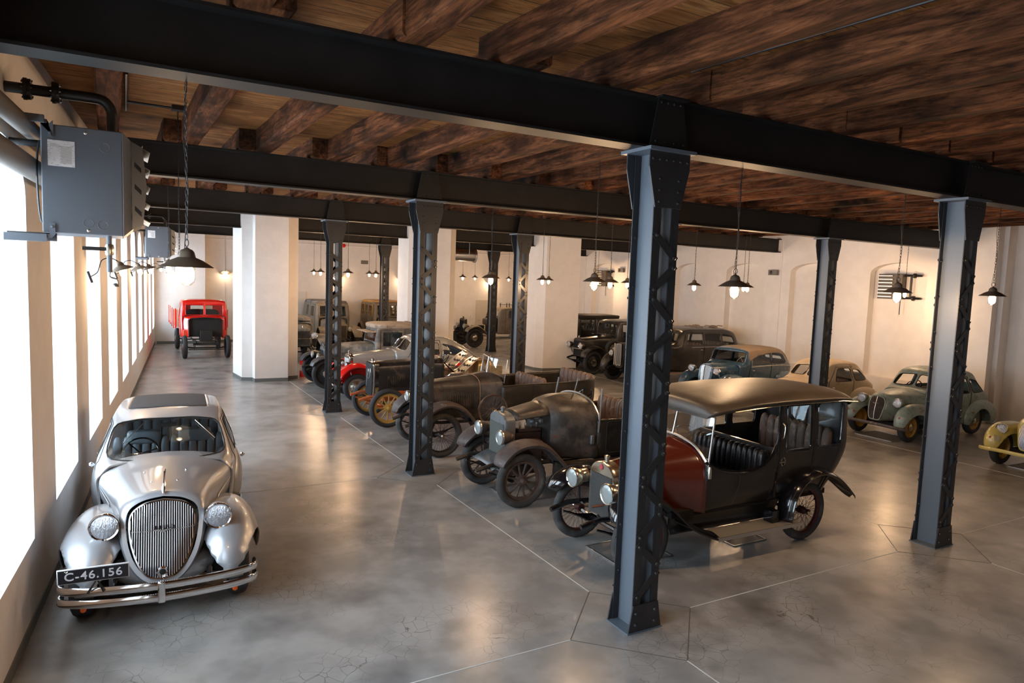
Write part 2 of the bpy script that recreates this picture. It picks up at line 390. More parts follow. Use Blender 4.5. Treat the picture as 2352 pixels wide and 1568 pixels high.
def pad(x0, y0, z0, x1, y1, z1, pleats=0, amp=.012, p=5, seg=32):
    """upholstered cushion, made of upright pleats side by side"""
    if pleats:
        out = nb(); wy = (y1-y0)/pleats
        for k in range(pleats):
            b = pad(x0, y0+k*wy-.004, z0, x1, y0+(k+1)*wy+.004, z1, 0, p=3, seg=14); me = bpy.data.meshes.new('pleat'); b.to_mesh(me); b.free(); out.from_mesh(me); bpy.data.meshes.remove(me)
        return out
    bm = nb(); bmesh.ops.create_uvsphere(bm, u_segments=seg, v_segments=max(8, seg//2), radius=1); c = Vector(((x0+x1)/2, (y0+y1)/2, (z0+z1)/2)); h = Vector(((x1-x0)/2, (y1-y0)/2, (z1-z0)/2))
    bmesh.ops.subdivide_edges(bm, edges=bm.edges[:], cuts=1, use_grid_fill=True)
    for v in bm.verts:
        q = v.co.normalized(); m = (abs(q.x)**p+abs(q.y)**p+abs(q.z)**p)**(-1/p); q = q*m
        if pleats:
            r = abs(math.sin((q.y+1)/2*PI*pleats))**.6; dx = (1-r)*.018; q = Vector((q.x*(1-dx/max(h.x, .05)), q.y, q.z*(1-dx/max(h.z, .05))))
        v.co = c+Vector((q.x*h.x, q.y*h.y, q.z*h.z))
    return bm
# ---------------------------------------------------------------- the hall
def arch_wall(name, opens, s0, s1, h, thick, zb, zs, rise, place, back=False):
    """wall along +s with arched openings; built in (s, depth, z), depth away from the room; place(s, d) -> (x, y)"""
    bm = nb()
    def slab(poly, d0=0.0, d1=thick):
        A = [bm.verts.new((*place(s, d0), z)) for s, z in poly]; B = [bm.verts.new((*place(s, d1), z)) for s, z in poly]; n = len(poly)
        bm.faces.new(A); bm.faces.new(B[::-1])
        for i in range(n): bm.faces.new((A[i], B[i], B[(i+1) % n], A[(i+1) % n]))
    e = s0
    for a, b in opens:
        slab([(e, 0), (a, 0), (a, h), (e, h)]); slab([(a, 0), (b, 0), (b, zb), (a, zb)])
        n = 12; c, w = (a+b)/2, (b-a)/2
        arc = [(c-w*math.cos(PI*k/n), zs+rise*math.sin(PI*k/n)) for k in range(n+1)]
        for k in range(n): slab([arc[k], arc[k+1], (arc[k+1][0], h), (arc[k][0], h)])
        e = b
    slab([(e, 0), (s1, 0), (s1, h), (e, h)])
    if back: slab([(s0, 0), (s1, 0), (s1, h), (s0, h)], thick, thick+.1)
    bmesh.ops.remove_doubles(bm, verts=bm.verts[:], dist=.0005); bmesh.ops.recalc_face_normals(bm, faces=bm.faces[:])
    return struct(ob(name, bm, MT['plaster'], smooth=False))
th = math.atan(WB); cs, sn = math.cos(th), math.sin(th)
def PL(s, d): return (wallx(s)-d*cs, s+d*sn)
arch_wall('wall_left', WIN, -14, 29.0, 5.45, .72, .77, 3.85, .42, PL)
NI = [(6.12, 7.81), (8.86, 10.65), (11.62, 13.46), (14.42, 16.17), (17.2, 18.95), (20.15, 21.82), (22.9, 24.6)]
arch_wall('wall_right', NI, 4.42, 29.0, 5.45, .26, .8, 3.85, .3, lambda s, d: (15.1+d, s), back=True)
struct(ob('wall_right_recess', bx(15.75, -14, 0, 15.85, 4.5, 5.45), MT['plaster'], smooth=False))
bm = nb(); box(bm, 15.36, 4.3, 0, 15.84, 4.419, 5.45); box(bm, 15.35, 1.0, 4.05, 15.84, 3.9, 5.45); box(bm, 15.1, -14, 0, 15.75, 1.0, 5.45)
struct(ob('wall_right_return', bm, MT['plaster'], smooth=False))
struct(ob('wall_back', bx(-4, 28.35, 0, 16, 28.5, 5.45), MT['plaster'], smooth=False))
struct(ob('trim_1', bx(-3.4, 27.9, 0, -1.2, 28.34, 5.2), MT['plaster'], smooth=False))
struct(ob('wall_front', bx(-7, -14.2, 0, 16, -14, 5.45), MT['plaster'], smooth=False))
struct(ob('floor', bx(-6.3, -14, -.1, 15.8, 28.5, 0), MT['floor'], smooth=False))
struct(ob('ceiling', bx(-7, -14.2, 5.23, 16, 28.5, 5.3), MT['plank'], smooth=False))
# outside: light ground
# baseboards
bm = nb(); a, b = PL(-14, -.012), PL(28.34, -.012); c, d = PL(28.34, .0), PL(-14, .0)
vs = [bm.verts.new((*p, z)) for z in (0, .11) for p in (a, b, c, d)]
for f in ((0, 1, 2, 3), (4, 5, 6, 7), (0, 1, 5, 4), (1, 2, 6, 5), (2, 3, 7, 6), (3, 0, 4, 7)): bm.faces.new([vs[i] for i in f])
struct(ob('baseboard_left', bm, MT['base'], smooth=False))
struct(ob('baseboard_right', bx(15.085, 4.42, 0, 15.1, 28.34, .11), MT['base'], smooth=False))
bm = nb(); box(bm, -1.2, 28.335, 0, 15.08, 28.35, .11); box(bm, -3.1, 27.885, 0, -1.2, 27.9, .11); struct(ob('baseboard_back', bm, MT['base'], smooth=False))
# windows: frames with muntins and panes
for i, (a, b) in enumerate(WIN):
    fr = nb(); y = (a+b)/2
    def seg(s0, s1, z0, z1, d0=.55, d1=.6):
        P = [(*PL(s, d), z) for s in (s0, s1) for d in (d0, d1) for z in (z0, z1)]; vs = [fr.verts.new(p) for p in P]
        for f in ((0, 1, 3, 2), (4, 6, 7, 5), (0, 4, 5, 1), (2, 3, 7, 6), (0, 2, 6, 4), (1, 5, 7, 3)): fr.faces.new([vs[k] for k in f])
    for s in (a, a+.55, b-.59, b-.04): seg(s, s+.04, .77, 4.2)
    for z in (.77, 1.6, 2.4, 3.2, 3.9): seg(a, b, z, z+.04)
    bmesh.ops.recalc_face_normals(fr, faces=fr.faces[:])
    o = struct(ob('window_%d' % (i+1), fr, MT['white'], smooth=False))
    g = nb(); p, q = PL(a, .575), PL(b, .575); g.faces.new([g.verts.new(v) for v in ((*p, .78), (*q, .78), (*q, 4.25), (*p, 4.25))])
    ob('window_pane', g, MT['glass'], o, smooth=False)
# door in the back wall
d = struct(ob('door_1', bx(12.2, 28.3, 0, 13.3, 28.34, 2.1), M('cream_door', (.62, .56, .46), .5), smooth=False))
ob('door_handle', tb([(12.3, 28.28, 1.02), (12.44, 28.28, 1.02)], .012), MT['chrome'], d)
d = struct(ob('door_2', bx(2.0, 28.3, 0, 3.2, 28.34, 2.35), M('white_door', (.68, .66, .62), .5), smooth=False))
# white piers of the fourth row
def pier(n, pts):
    bm = nb(); prism(bm, pts, 0, 4.95, 'z'); o = struct(ob('wall_pier_%d' % n, bm, MT['plaster'], smooth=False))
    cx = sum(p[0] for p in pts)/len(pts); cy = sum(p[1] for p in pts)/len(pts)
    q = [(cx+(x-cx)*1.012, cy+(y-cy)*1.012) for x, y in pts]; bm = nb(); prism(bm, q, 0, .1, 'z'); struct(ob('baseboard_pier_%d' % n, bm, MT['base'], smooth=False))
pier(1, [(-1.37, 17.75), (-1.27, 16.62), (-.99, 16.52), (-.96, 16.24), (-.02, 16.22), (.02, 16.5), (.34, 16.6), (.4, 17.75)])
pier(2, [(3.88, 17.6), (3.88, 16.6), (4.12, 16.45), (4.16, 16.2), (5.16, 16.1), (5.2, 16.35), (5.52, 16.5), (5.56, 17.6)])
pier(3, [(8.74, 17.55), (8.78, 16.45), (8.95, 16.15), (10.28, 15.95), (10.34, 17.55)])
# steel beams
def ibeam(x0, x1, y, z0=4.5, z1=4.95, fw_=.12):
    bm = nb(); box(bm, x0, y-fw_, z0, x1, y+fw_, z0+.022); box(bm, x0, y-fw_, z1-.022, x1, y+fw_, z1); box(bm, x0, y-.008, z0+.022, x1, y+.008, z1-.022)
    return bm
BL = ['first dark steel beam, crossing over the silver sedan', 'second dark steel beam behind the large grey heater', 'third dark steel beam, ending in the right wall near the blue sedan', 'fourth dark steel beam, carried on the white piers', 'fifth dark steel beam, furthest one across the back bay', 'dark steel beam behind the gallery']
for i, y in enumerate([0, 5.6, 11.2, 16.8, 22.4, -5.6]):
    tag(ob('steel_beam', ibeam(wallx(y)+.02, 15.08 if y > 4 else 15.7, y), MT['beam'], smooth=False), BL[i], 'beam', 'steel beams under the ceiling')
# joists
def joist_mesh(L, seed):
    bm = nb(); R = random.Random(seed); n = 14; w, h = .115, .27; rings = []
    for i in range(n+1):
        y = -L/2+L*i/n; a = R.uniform(-.006, .006); e = R.uniform(-.006, .006); c = .022
        rings.append([bm.verts.new(p) for p in ((-w+a, y, .28), (-w+a, y, c+e), (-w+c+a, y, e), (w-c+e, y, e), (w+e, y, c), (w+e, y, .28))])
    for A, B in zip(rings, rings[1:]):
        for k in range(5): bm.faces.new((A[k], A[k+1], B[k+1], B[k]))
    bm.faces.new(rings[0]); bm.faces.new(rings[-1][::-1]); bmesh.ops.recalc_face_normals(bm, faces=bm.faces[:])
    return bm
JM = []
bays = [(-8.4, 'behind the gallery'), (-2.8, 'in front of the first steel beam'), (2.8, 'between the first and second steel beams'), (8.4, 'between the second and third steel beams'), (14, 'between the third and fourth steel beams'), (19.6, 'between the fourth and fifth steel beams'), (25.3, 'beyond the fifth steel beam')]
proto = [ob('ceiling_joist', joist_mesh(6.1, k), MT['joist'], smooth=False) for k in range(4)]
used = set()
for bi, (yc, txt) in enumerate(bays):
    if bi == 0: continue
    for k in range(20):
        x = -4.42+k*.965+(.0 if bi % 2 else .0)+random.uniform(-.04, .04)+[0, -.30, 0, -.26, 0, -.26, 0][bi]
        if bi == 1: x = [-4.6, -3.55, -2.45, -1.45, -.40, .62][k]+.05 if k < 6 else .62+.05+(k-5)*.965
        if x < wallx(yc)+.1 or x > 15.0: continue
        q = random.randrange(4); o = proto[q]
        if q in used: o = o.copy(); C.objects.link(o)
        used.add(q)
        o.location = (x, yc, 4.951); o.rotation_euler = (0, 0, math.radians([0, 4.5, .8, .5, 0, 0, 0][bi]*(min(1, .2+max(0, x+2.4)*.8) if bi == 1 else 1)))
        tag(o, 'rough brown timber ceiling joist %s' % txt, 'ceiling joist', 'timber joists %s' % txt)
# floor joints
bm = nb(); R_ = .74
def line(a, b, w=.006):
    a, b = Vector(a), Vector(b); t = (b-a).normalized(); n = Vector((-t.y, t.x))*w; z0, z1 = .0, .0018
    vs = [bm.verts.new((p.x, p.y, z)) for z in (z0, z1) for p in (a+n, a-n, b-n, b+n)]
    for f in ((4, 5, 6, 7), (0, 1, 5, 4), (1, 2, 6, 5), (2, 3, 7, 6), (3, 0, 4, 7)): bm.faces.new([vs[k] for k in f])
GX = [0, 5.04, 10.08]; GY = [0, 5.6, 11.2, 16.8, 22.4]
for x in GX:
    for y0, y1 in zip([-8]+GY, GY): line((x, y0+R_, ), (x, y1-R_))
for y in GY:
    for x0, x1 in zip([-5.9, *GX], [*GX, 15.8]): line((x0+R_, y), (x1-R_, y))
struct(ob('trim_2', bm, M('pale_joint_filler', (.62, .62, .60), .6), smooth=False))
bm = nb()
for x in GX:
    for y in GY:
        c = [(x-R_, y), (x, y-R_), (x+R_, y), (x, y+R_)]
        for k in range(4): line(c[k], c[(k+1) % 4], .004)
struct(ob('trim_3', bm, M('dark_joint', (.09, .09, .085), .7), smooth=False))
# ---------------------------------------------------------------- riveted columns
def rivet(bm, x, y, z, ax, s, r=.021):
    mt = T(x, y, z) @ (Matrix.Rotation(s*PI/2, 4, 'Y') if ax == 'x' else Matrix.Rotation(-s*PI/2, 4, 'X'))
    lathe(bm, [(r, 0), (r*.85, r*.5), (r*.45, r*.8), (0, r*.88)], 8, mt)
def column(loc, label):
    t = thing('steel_column', label, 'column', loc, 0, 'riveted steel columns')
    for s in (-1, 1):
        bm = nb(); box(bm, min(s*.07, s*.08), -.15, 0, max(s*.07, s*.08), .15, 4.47)
        for q in (-1, 1): box(bm, min(s*.06, s*.15), min(q*.15, q*.139), 0, max(s*.06, s*.15), max(q*.15, q*.139), 4.47, mi=1)
        ob('channel_section', bm, [MT['steel_light'], MT['steel']], t, smooth=False)  # webs carry painted daylight; flanges keep the dark column steel
    for q in (-1, 1):
        bm = nb(); z = .30; n = 0
        while z < 3.82:
            for (xa, xb, dz) in ((-.11, .11, 0), (.11, -.11, .29)):
                za, zb2 = z+dz+.045, z+dz+.245
                if zb2 > 4.0: continue
                d = Vector((xb-xa, 0, zb2-za)).normalized(); nn = Vector((-d.z, 0, d.x))*.034; a = Vector((xa, 0, za))-d*.035; b = Vector((xb, 0, zb2))+d*.035
                yo = .158 if dz == 0 else .159
                prism(bm, [(p.x, p.z) for p in (a+nn, a-nn, b-nn, b+nn)], q*.15, q*yo, 'y')
                for xx, zz in ((xa, za), (xb, zb2)): rivet(bm, xx, q*yo, zz, 'y', q)
            z += .58
        ob('lattice', bm, MT['steel'], t, smooth=False)
        bm = nb(); prism(bm, [(-.2, 0), (.2, 0), (.15, .27), (-.15, .27)], q*.15, q*.164, 'y')
        for xx in (-.115, .115):
            for zz in (.08, .19): rivet(bm, xx, q*.164, zz, 'y', q)
        ob('base_plate', bm, MT['steel'], t, smooth=False)
        bm = nb(); prism(bm, [(-.15, 3.98), (.15, 3.98), (.235, 4.33), (.235, 4.47), (-.235, 4.47), (-.235, 4.33)], q*.15, q*.164, 'y')
        for xx in (-.11, .11):
            for zz in (4.03, 4.13, 4.23): rivet(bm, xx, q*.164, zz, 'y', q, .014)
        for xx in (-.2, -.12, -.04, .04, .12, .2): rivet(bm, xx, q*.164, 4.40, 'y', q, .014)
        ob('gusset_plate', bm, MT['steel'], t, smooth=False)
        bm = nb(); prism(bm, [(-.22, 4.525), (.22, 4.525), (.14, 4.95), (-.14, 4.95)], q*.122, q*.136, 'y'); box(bm, -.16, min(q*.122, q*.2), 4.93, .16, max(q*.122, q*.2), 4.95)
        for xx in (-.16, -.05, .05, .16): rivet(bm, xx, q*.136, 4.56, 'y', q, .014); rivet(bm, xx*.7, q*.136, 4.90, 'y', q, .014)
        ob('beam_bracket', bm, MT['beam'], t, smooth=False)
        bm = nb()
        for i in range(8):
            zc = .5+i*.46
            for s in (-1, 1): rivet(bm, s*.11, q*.139, zc, 'y', -q, .014); 
        ob('rivet', bm, MT['steel'], t, smooth=False)['kind'] = 'stuff'
    bm = nb(); box(bm, -.27, -.21, 4.47, .27, .21, 4.499); ob('cap_plate', bm, MT['steel_light'], t, smooth=False)
    bm = nb(); box(bm, -.21, -.172, 0, .21, .172, .012); ob('floor_plate', bm, MT['steel_light'], t, smooth=False)
    return t
CL = {(0, 0): 'nearest riveted lattice column, standing in front of the burgundy and black limousine', (0, 1): 'riveted lattice column in front of the black and brown touring car with spare wire wheel', (0, 2): 'riveted lattice column in front of the red-fendered grey coupe',
      (1, 0): 'riveted lattice column in front of the rusty pale green sedan', (1, 1): 'riveted lattice column mostly hidden behind the nearest column', (1, 2): 'riveted lattice column beside the third white pier', (2, 1): 'riveted lattice column rising behind the limousine roof at the beige car', (2, 2): 'riveted lattice column behind the nearest column, by the blue sedan', (1, 4): 'distant riveted lattice column in front of the yellow-topped bus', (2, 4): 'distant riveted lattice column in front of the engine-less truck'}
first = column((0, 0, 0), CL[0, 0])
for (i, j), l in CL.items():
    if (i, j) == (0, 0) or (i, j) == (2, 2): continue
    c = copytree(first); c.location = (GX[i], GY[j], 0); c['label'] = l
# ---------------------------------------------------------------- pendant lamps
def chain_mesh(L, link=.045):
    bm = nb(); n = int(L/(link*.8))
    for i in range(n):
        z = i*L/n+link/2; a = i % 2
        p = [(.008*math.cos(u)*(1), .0, link*.55*math.sin(u)) if a else (0, .008*math.cos(u), link*.55*math.sin(u)) for u in [2*PI*k/8 for k in range(8)]]
        tube(bm, [(x, y, z+w_) for x, y, w_ in p], .0022, 4, True)
    return bm
ch_s = None; LAMPS = []
def lamp(loc, L, label, group, near=True, tilt=0, pw=1):
    t = thing('pendant_lamp', label, 'pendant lamp', loc, random.uniform(0, 3), group)   # origin: rim of the shade
    if tilt: t.rotation_euler = tilt
    ob('shade', lt([(.168, 0), (.15, .012), (.10, .045), (.055, .065), (.046, .10), (.034, .115), (.02, .12), (0, .135)], 40), MT['lampshade'], t)
    ob('shade_lining', lt([(.166, -.0015), (.148, .009), (.10, .04), (.055, .055), (0, .058)], 40), MT['lampinner'], t)
    ob('glass_globe', lt([(.05, .03), (.052, -.02), (.052, -.07), (.045, -.10), (.028, -.118), (0, -.125)], 24), MT['globe'], t)
    ob('bulb', lt([(0, -.112), (.022, -.106), (.038, -.088), (.043, -.06), (.042, -.02), (.03, .01), (0, .03)], 16), MT['bulb'], t)
    if L:
        ob('hook_ring', tb([(.024*math.cos(a), 0, .16+.024*math.sin(a)) for a in [2*PI*k/16 for k in range(16)]], .0032, 6, True), MT['black'], t)
        ob('chain', chain_mesh(L-.18), MT['black'], t, loc=(0, 0, .18))
        ob('cable', tb([(.012*math.sin(z*9)+.006, .01*math.cos(z*7), z) for z in [.12+(L-.12)*k/24 for k in range(25)]], .0028, 5), MT['black'], t)
    l = bpy.data.lights.new('lamp_light', 'POINT'); l.energy = LAMP_W*pw; l.color = (1, .63, .35); l.shadow_soft_size = .02
    lo = bpy.data.objects.new('lamp_light', l); C.objects.link(lo); lo.parent = t; lo.location = (0, 0, -.15)
    return t
LS = 'lit pendant lamp, '
LP = [(-3.92, .11, 1.203, 'nearest of all, above the roof of the silver sedan'), (-3.69, 4.5, 1.865, 'just behind the one above the silver sedan'), (1.2, .11, 1.203, 'large one right of the nearest column'), (1.45, 2.9, 1.93, 'hanging in front of the third white pier, alone'), (4.2, 2.9, 1.93, 'overlapped by the large one right of the nearest column'),
      (4.0, .11, 1.203, 'over the wall fan by the right wall'), (6.2, .11, 1.203, 'last one at the right by the thick column'), (1.3, 5.75, 1.203, 'left of the third white pier beside a far column'), (3.9, 5.75, 1.93, 'low middle one before the second wall fan'), (6.6, 8.6, 1.93, 'beside the second wall fan, partly overlapped'),
      (7.0, 6.7, 1.93, 'just right of the nearest column, in a pair'), (9.6, 7.5, 1.93, 'in a pair right of the large double lamps'), (11.0, 8.9, 1.93, 'behind in the pair right of the large double lamps'), (5.24, 10.4, 1.93, 'front one of the pair against the third white pier'), (7.2, 13.2, 1.93, 'rear one of the pair against the third white pier'),
      (1.36, 14.8, 1.93, 'in front of the red alarm bell wall'), (1.9, 20.2, 1.93, 'right one of the pair by the first white pier'), (2.7, 24.6, 1.93, 'left one of the pair by the first white pier'), (3.5, 18.8, 1.93, 'left of the bus column'), (4.4, 22.4, 1.203, 'right beside the bus column'), (2.6, 12.0, 1.93, 'seen through the second lattice column'), (5.6, 17.8, 1.93, 'small one against the second white pier'),
      (8.3, 21.8, 1.93, 'small one under the silver duct'), (10.6, 25.3, 1.93, 'small one half behind the lamp by the silver duct'), (12.2, 24.8, 1.93, 'small one above the grey truck cab'), (12.2, 13.2, 1.93, 'small one touching the nearest column'), (14.0, 19.9, 1.93, 'small one in front of the second wall fan'), (13.9, 6.0, 1.93, 'smaller one over the wall fan'), (12.6, 7.5, 1.93, 'hidden behind the column by the beige car'), (-3.6, 8.6, 1.93, 'hidden high behind the large heater')]
lp0 = None; lp1 = None
for x, y, L, l in LP:
    P0 = lp0 if L < 1.3 else lp1
    if x < -3: lamp((x, y, 3.295), L, LS+l, 'pendant lamps on chains', pw=.22); continue
    if P0 is None:
        o = lamp((x, y, 3.295), L, LS+l, 'pendant lamps on chains')
        if L < 1.3: lp0 = o
        else: lp1 = o
    else:
        o = copytree(P0); o.location = (x, y, 3.295); o['label'] = LS+l
# wall lamps on swan-neck arms along the left wall
lw = None
for i, (y, l) in enumerate([(6.6, 'nearest wall lamp on a curved arm by the first windows'), (10.5, 'second wall lamp along the window wall'), (14.6, 'third wall lamp along the window wall'), (22.2, 'fourth wall lamp along the window wall')]):
    x = wallx(y)
    if lw is None:
        t = lamp((x+.42, y, 3.22), 0, '', 'wall lamps between the windows', pw=.3); t.name = 'wall_lamp'; t['category'] = 'wall lamp'
        t.rotation_euler = (0, math.radians(-18), 0)
        ob('arm', tb(crv([(-.4, 0, .02), (-.3, 0, .06), (-.2, 0, .20), (-.08, 0, .2), (0, 0, .12)], 5), .008, 6), MT['black'], t); ob('wall_plate', bx(-.43, -.025, -.07, -.40, .025, .1), MT['black'], t); lw = t
    else: t = copytree(lw)
    t.location = (x+.42, y, 3.22); t['label'] = 'lit enamel '+l
for i, (x, l) in enumerate([(-2.2, 'lit bulkhead lamp on the back wall behind the red truck'), (-.35, 'lit bulkhead lamp on the back wall at the edge of the first pier'), (4.7, 'lit bulkhead lamp on the back wall between the van and bus'), (8.0, 'lit bulkhead lamp at the edge of the second pier'), (13.0, 'lit bulkhead lamp on the back wall above the grey truck cab')]):
    yb = 27.9 if x < -1.2 else 28.33
    t = thing('bulkhead_lamp', l, 'wall lamp', (x, yb, 3.1), 0, 'bulkhead lamps on the back wall')
    ob('glass_globe', lt([(0, -.11), (.07, -.09), (.10, -.03), (.10, 0), (0, 0)], 20), MT['bulb'], t, loc=(0, -.12, 0), rot=(-.5, 0, 0)); ob('shade', lt([(.19, 0), (.12, .03), (.06, .06), (0, .07)], 24), MT['lampshade'], t, loc=(0, -.12, .0), rot=(-.5, 0, 0)); ob('arm', tb([(0, 0, .12), (0, -.1, .06)], .012), MT['black'], t)
    ld = bpy.data.lights.new('lamp_light', 'POINT'); ld.energy = LAMP_W*(.08 if x < 0 else .22); ld.color = (1, .65, .38); ld.shadow_soft_size = .06; lo = bpy.data.objects.new('lamp_light', ld); C.objects.link(lo); lo.parent = t; lo.location = (0, -.3, -.12)
# ---------------------------------------------------------------- car parts
PT = {}
PT['silver'] = M('silver_paint', (.47, .48, .50), .36, .55, .7)
PT['silver_tyre'] = MT['rubber']
PT['burgundy'] = M('burgundy_paint', (.075, .011, .005), .16, 0, .8)
PT['limoblack'] = M('aged_black_coachwork', (.018, .015, .013), .3, 0, .25, vary=.3)
PT['hide'] = M('black_roof_cloth', (.045, .034, .024), .44, bump=(25, .12), vary=.2)
PT['rustbrown'] = M('rusty_grey_bodywork', (.030, .025, .021), .42, .2, blot=[((.085, .064, .05), 3.2, .48, .66, .7), ((.12, .045, .02), 6, .60, .72, .9), ((.02, .018, .016), 9, .58, .7, .6)], bump=(25, .15))
PT['rustfender'] = M('rusty_mudguard_metal', (.085, .066, .06), .55, .3, blot=[((.07, .042, .03), 5, .5, .68, .8), ((.26, .22, .20), 8, .60, .72, .5)], bump=(20, .15))
PT['rustdoor'] = M('dull_bronze_bodywork', (.024, .020, .015), .4, .2, blot=[((.055, .038, .025), 2.5, .5, .7, .6), ((.22, .18, .15), 14, .70, .74, .7)])
PT['zinc'] = M('dirty_zinc', (.17, .18, .185), .45, .6, blot=[((.14, .13, .12), 7, .5, .7, .7)])
PT['woodwheel'] = M('brown_wheel_wood', (.075, .045, .032), .6, blot=[((.16, .11, .08), 9, .5, .7)])
PT['yellowwheel'] = M('ochre_wheel_paint', (.42, .24, .05), .5, blot=[((.12, .07, .03), 9, .58, .7)])
PT['greypaint'] = M('grey_body_paint', (.27, .265, .25), .22, .05, .5, vary=.06)
PT['dustgrey'] = M('dusty_primer', (.10, .10, .095), .7, .1, blot=[((.33, .29, .24), 3.5, .44, .66, .9), ((.05, .05, .05), 11, .58, .7, .6)], bump=(30, .3))
PT['dustroof'] = M('dusty_cloth_roof', (.36, .30, .24), .9, blot=[((.16, .12, .09), 5, .52, .7)], bump=(30, .4))
PT['darkcar'] = M('dusty_black_paint', (.020, .018, .016), .3, 0, .2, blot=[((.06, .05, .04), 3, .5, .75, .6)])
PT['blue'] = M('blue_paint', (.030, .068, .11), .24, 0, .5, blot=[((.32, .09, .03), 2.6, .66, .69, .8), ((.05, .085, .12), 8, .55, .7, .4)])
PT['bluetop'] = M('faded_brown_roof_cloth', (.22, .165, .12), .85, vary=.12)
PT['beige'] = M('flaking_cream_paint', (.50, .38, .25), .55, blot=[((.22, .12, .06), 6, .60, .70, .8), ((.60, .48, .34), 2, .5, .7, .5)])
PT['palegreen'] = M('flaking_pale_green_paint', (.23, .275, .24), .42, .1, .1, blot=[((.20, .075, .03), 4.2, .60, .66, .85), ((.13, .17, .14), 9, .5, .68, .6), ((.045, .03, .022), 12, .66, .70, .9)])
PT['yellow'] = M('pale_yellow_paint', (.50, .42, .13), .28, 0, .5, vary=.06)
PT['redtruck'] = M('red_truck_paint', (.80, .018, .010), .2, 0, .7)
PT['redside'] = M('orange_red_door_paint', (.72, .07, .02), .35)
PT['khaki'] = M('khaki_grey_bodywork', (.17, .14, .10), .5, .1, blot=[((.26, .22, .17), 2, .45, .65, .7), ((.10, .06, .04), 7, .62, .72, .8)])
PT['orangewood'] = M('orange_varnished_wood', (.50, .24, .04), .45, stretch=(1, 1, 6), vary=.2)
PT['orangechassis'] = M('orange_primer', (.42, .10, .03), .5)
PT['brass'] = M('brassy_tank', (.55, .36, .12), .3, .75, blot=[((.25, .15, .06), 4, .5, .7, .5)])
PT['fabric'] = M('black_sunroof_fabric', (.035, .037, .042), .75, bump=(120, .2))
MT['greencream'] = M('pale_grey_bulb_rim', (.5, .5, .48), .3, .8)
CUTS = {}
_WC = {}
def wheel(root, x, y, kind, R, w, paint, tread=None, rub='rubber', cap='nickel', spare=False, z=None, tyre=True, rr=None, steer=0):
    side = -1 if y < 0 else 1; key = (kind, R, w, paint.name, rub, tyre, cap)
    z = R if z is None else z
    if key in _WC:
        o = copytree(_WC[key], root)
    else:
        rr = rr or (R-.095 if kind != 'disc' else R-.11); bm = nb(); h = w*.36
        ring = [(rr+.012, -h), (rr-.006, -h*.9), (rr-.022, -h*.4), (rr-.022, h*.4), (rr-.006, h*.9), (rr+.012, h)]
        lathe(bm, ring+[(rr+.012, -h)], 40, RY)
        if kind == 'wire':
            lathe(bm, [(0, -.05), (.05, -.05), (.05, .03), (.034, .05), (.03, .105), (.018, .112), (0, .112)], 16, RY)
            n = 20
            for k in range(n*2):
                a = 2*PI*k/(n*2); b = a+(.42 if k % 4 < 2 else -.42); hy = -.045 if k % 2 else .04
                tube(bm, [(.045*math.cos(b), hy, .045*math.sin(b)), (rr*math.cos(a), 0, rr*math.sin(a))], .0026, 4, cap=False)
        elif kind == 'wood':
            lathe(bm, [(rr-.02, -h*.6), (rr-.055, -h*.5), (rr-.055, h*.5), (rr-.02, h*.6)], 40, RY); n = 12
            for k in range(n):
                a = 2*PI*k/n; c, s = math.cos(a), math.sin(a); q = rr-.05
                tube(bm, [(.05*c, 0, .05*s), (.09*c, 0, .09*s), (q*.7*c, 0, q*.7*s), (q*c, 0, q*s)], [.024, .019, .014, .017], 6)
                if k % 2: lathe(bm, [(.009, 0), (.007, .008), (0, .01)], 6, T((rr-.04)*c, -h*.5, (rr-.04)*s) @ RY)
            lathe(bm, [(0, -.06), (.085, -.05), (.085, .03), (.05, .04), (.042, .085), (.026, .10), (0, .10)], 20, RY)
        else:
            lathe(bm, [(rr-.01, 0), (rr-.03, .02), (rr-.07, .005), (rr*.5, .035), (rr*.36, .05), (0, .055)], 32, RY)
            for k in range(10):
                a = 2*PI*k/10; lathe(bm, [(.018, 0), (.018, .004), (0, .004)], 8, T((rr-.075)*math.cos(a), -.02, (rr-.075)*math.sin(a)) @ RY)
        bmesh.ops.recalc_face_normals(bm, faces=bm.faces[:])
        o = ob('wheel', bm, paint, root)
        if kind == 'disc':
            ob('hub_cap', lt([(rr*.42, .045), (rr*.40, .065), (rr*.2, .085), (0, .09)], 24, RY), MT[cap], o)
        elif kind == 'wire': ob('hub_cap', lt([(.034, .08), (.034, .11), (.02, .125), (0, .125)], 8, RY), MT[cap], o)
        if tyre:
            p = [(rr, -h), (rr+.012, -w*.46), ((rr+R)/2, -w*.52), (R-.02, -w*.42), (R-.004, -w*.28), (R, -w*.1), (R, w*.1), (R-.004, w*.28), (R-.02, w*.42), ((rr+R)/2, w*.52), (rr+.012, w*.46), (rr, h)]
            wob = (lambda i, k: (-.007 if (3 < i < 8 and (k+i) % 3 == 0) else 0)) if tread else None
            ob('tyre', lt(p, 84 if tread else 44, RY, wob), MT[rub], o)
        _WC[key] = o
    o.location = (x, y, z); o.rotation_euler = (0, random.uniform(0, 1), (PI if side > 0 else 0)+steer)
    if spare: o.name = 'spare_wheel'
    return o
def wheels4(root, wb, tr, *a, rear=True, tr2=None, **k):
    for x in ((0, wb) if rear else (0,)):
        for s in (-1, 1): wheel(root, x, s*(tr if x == 0 or not tr2 else tr2), *a, **k)
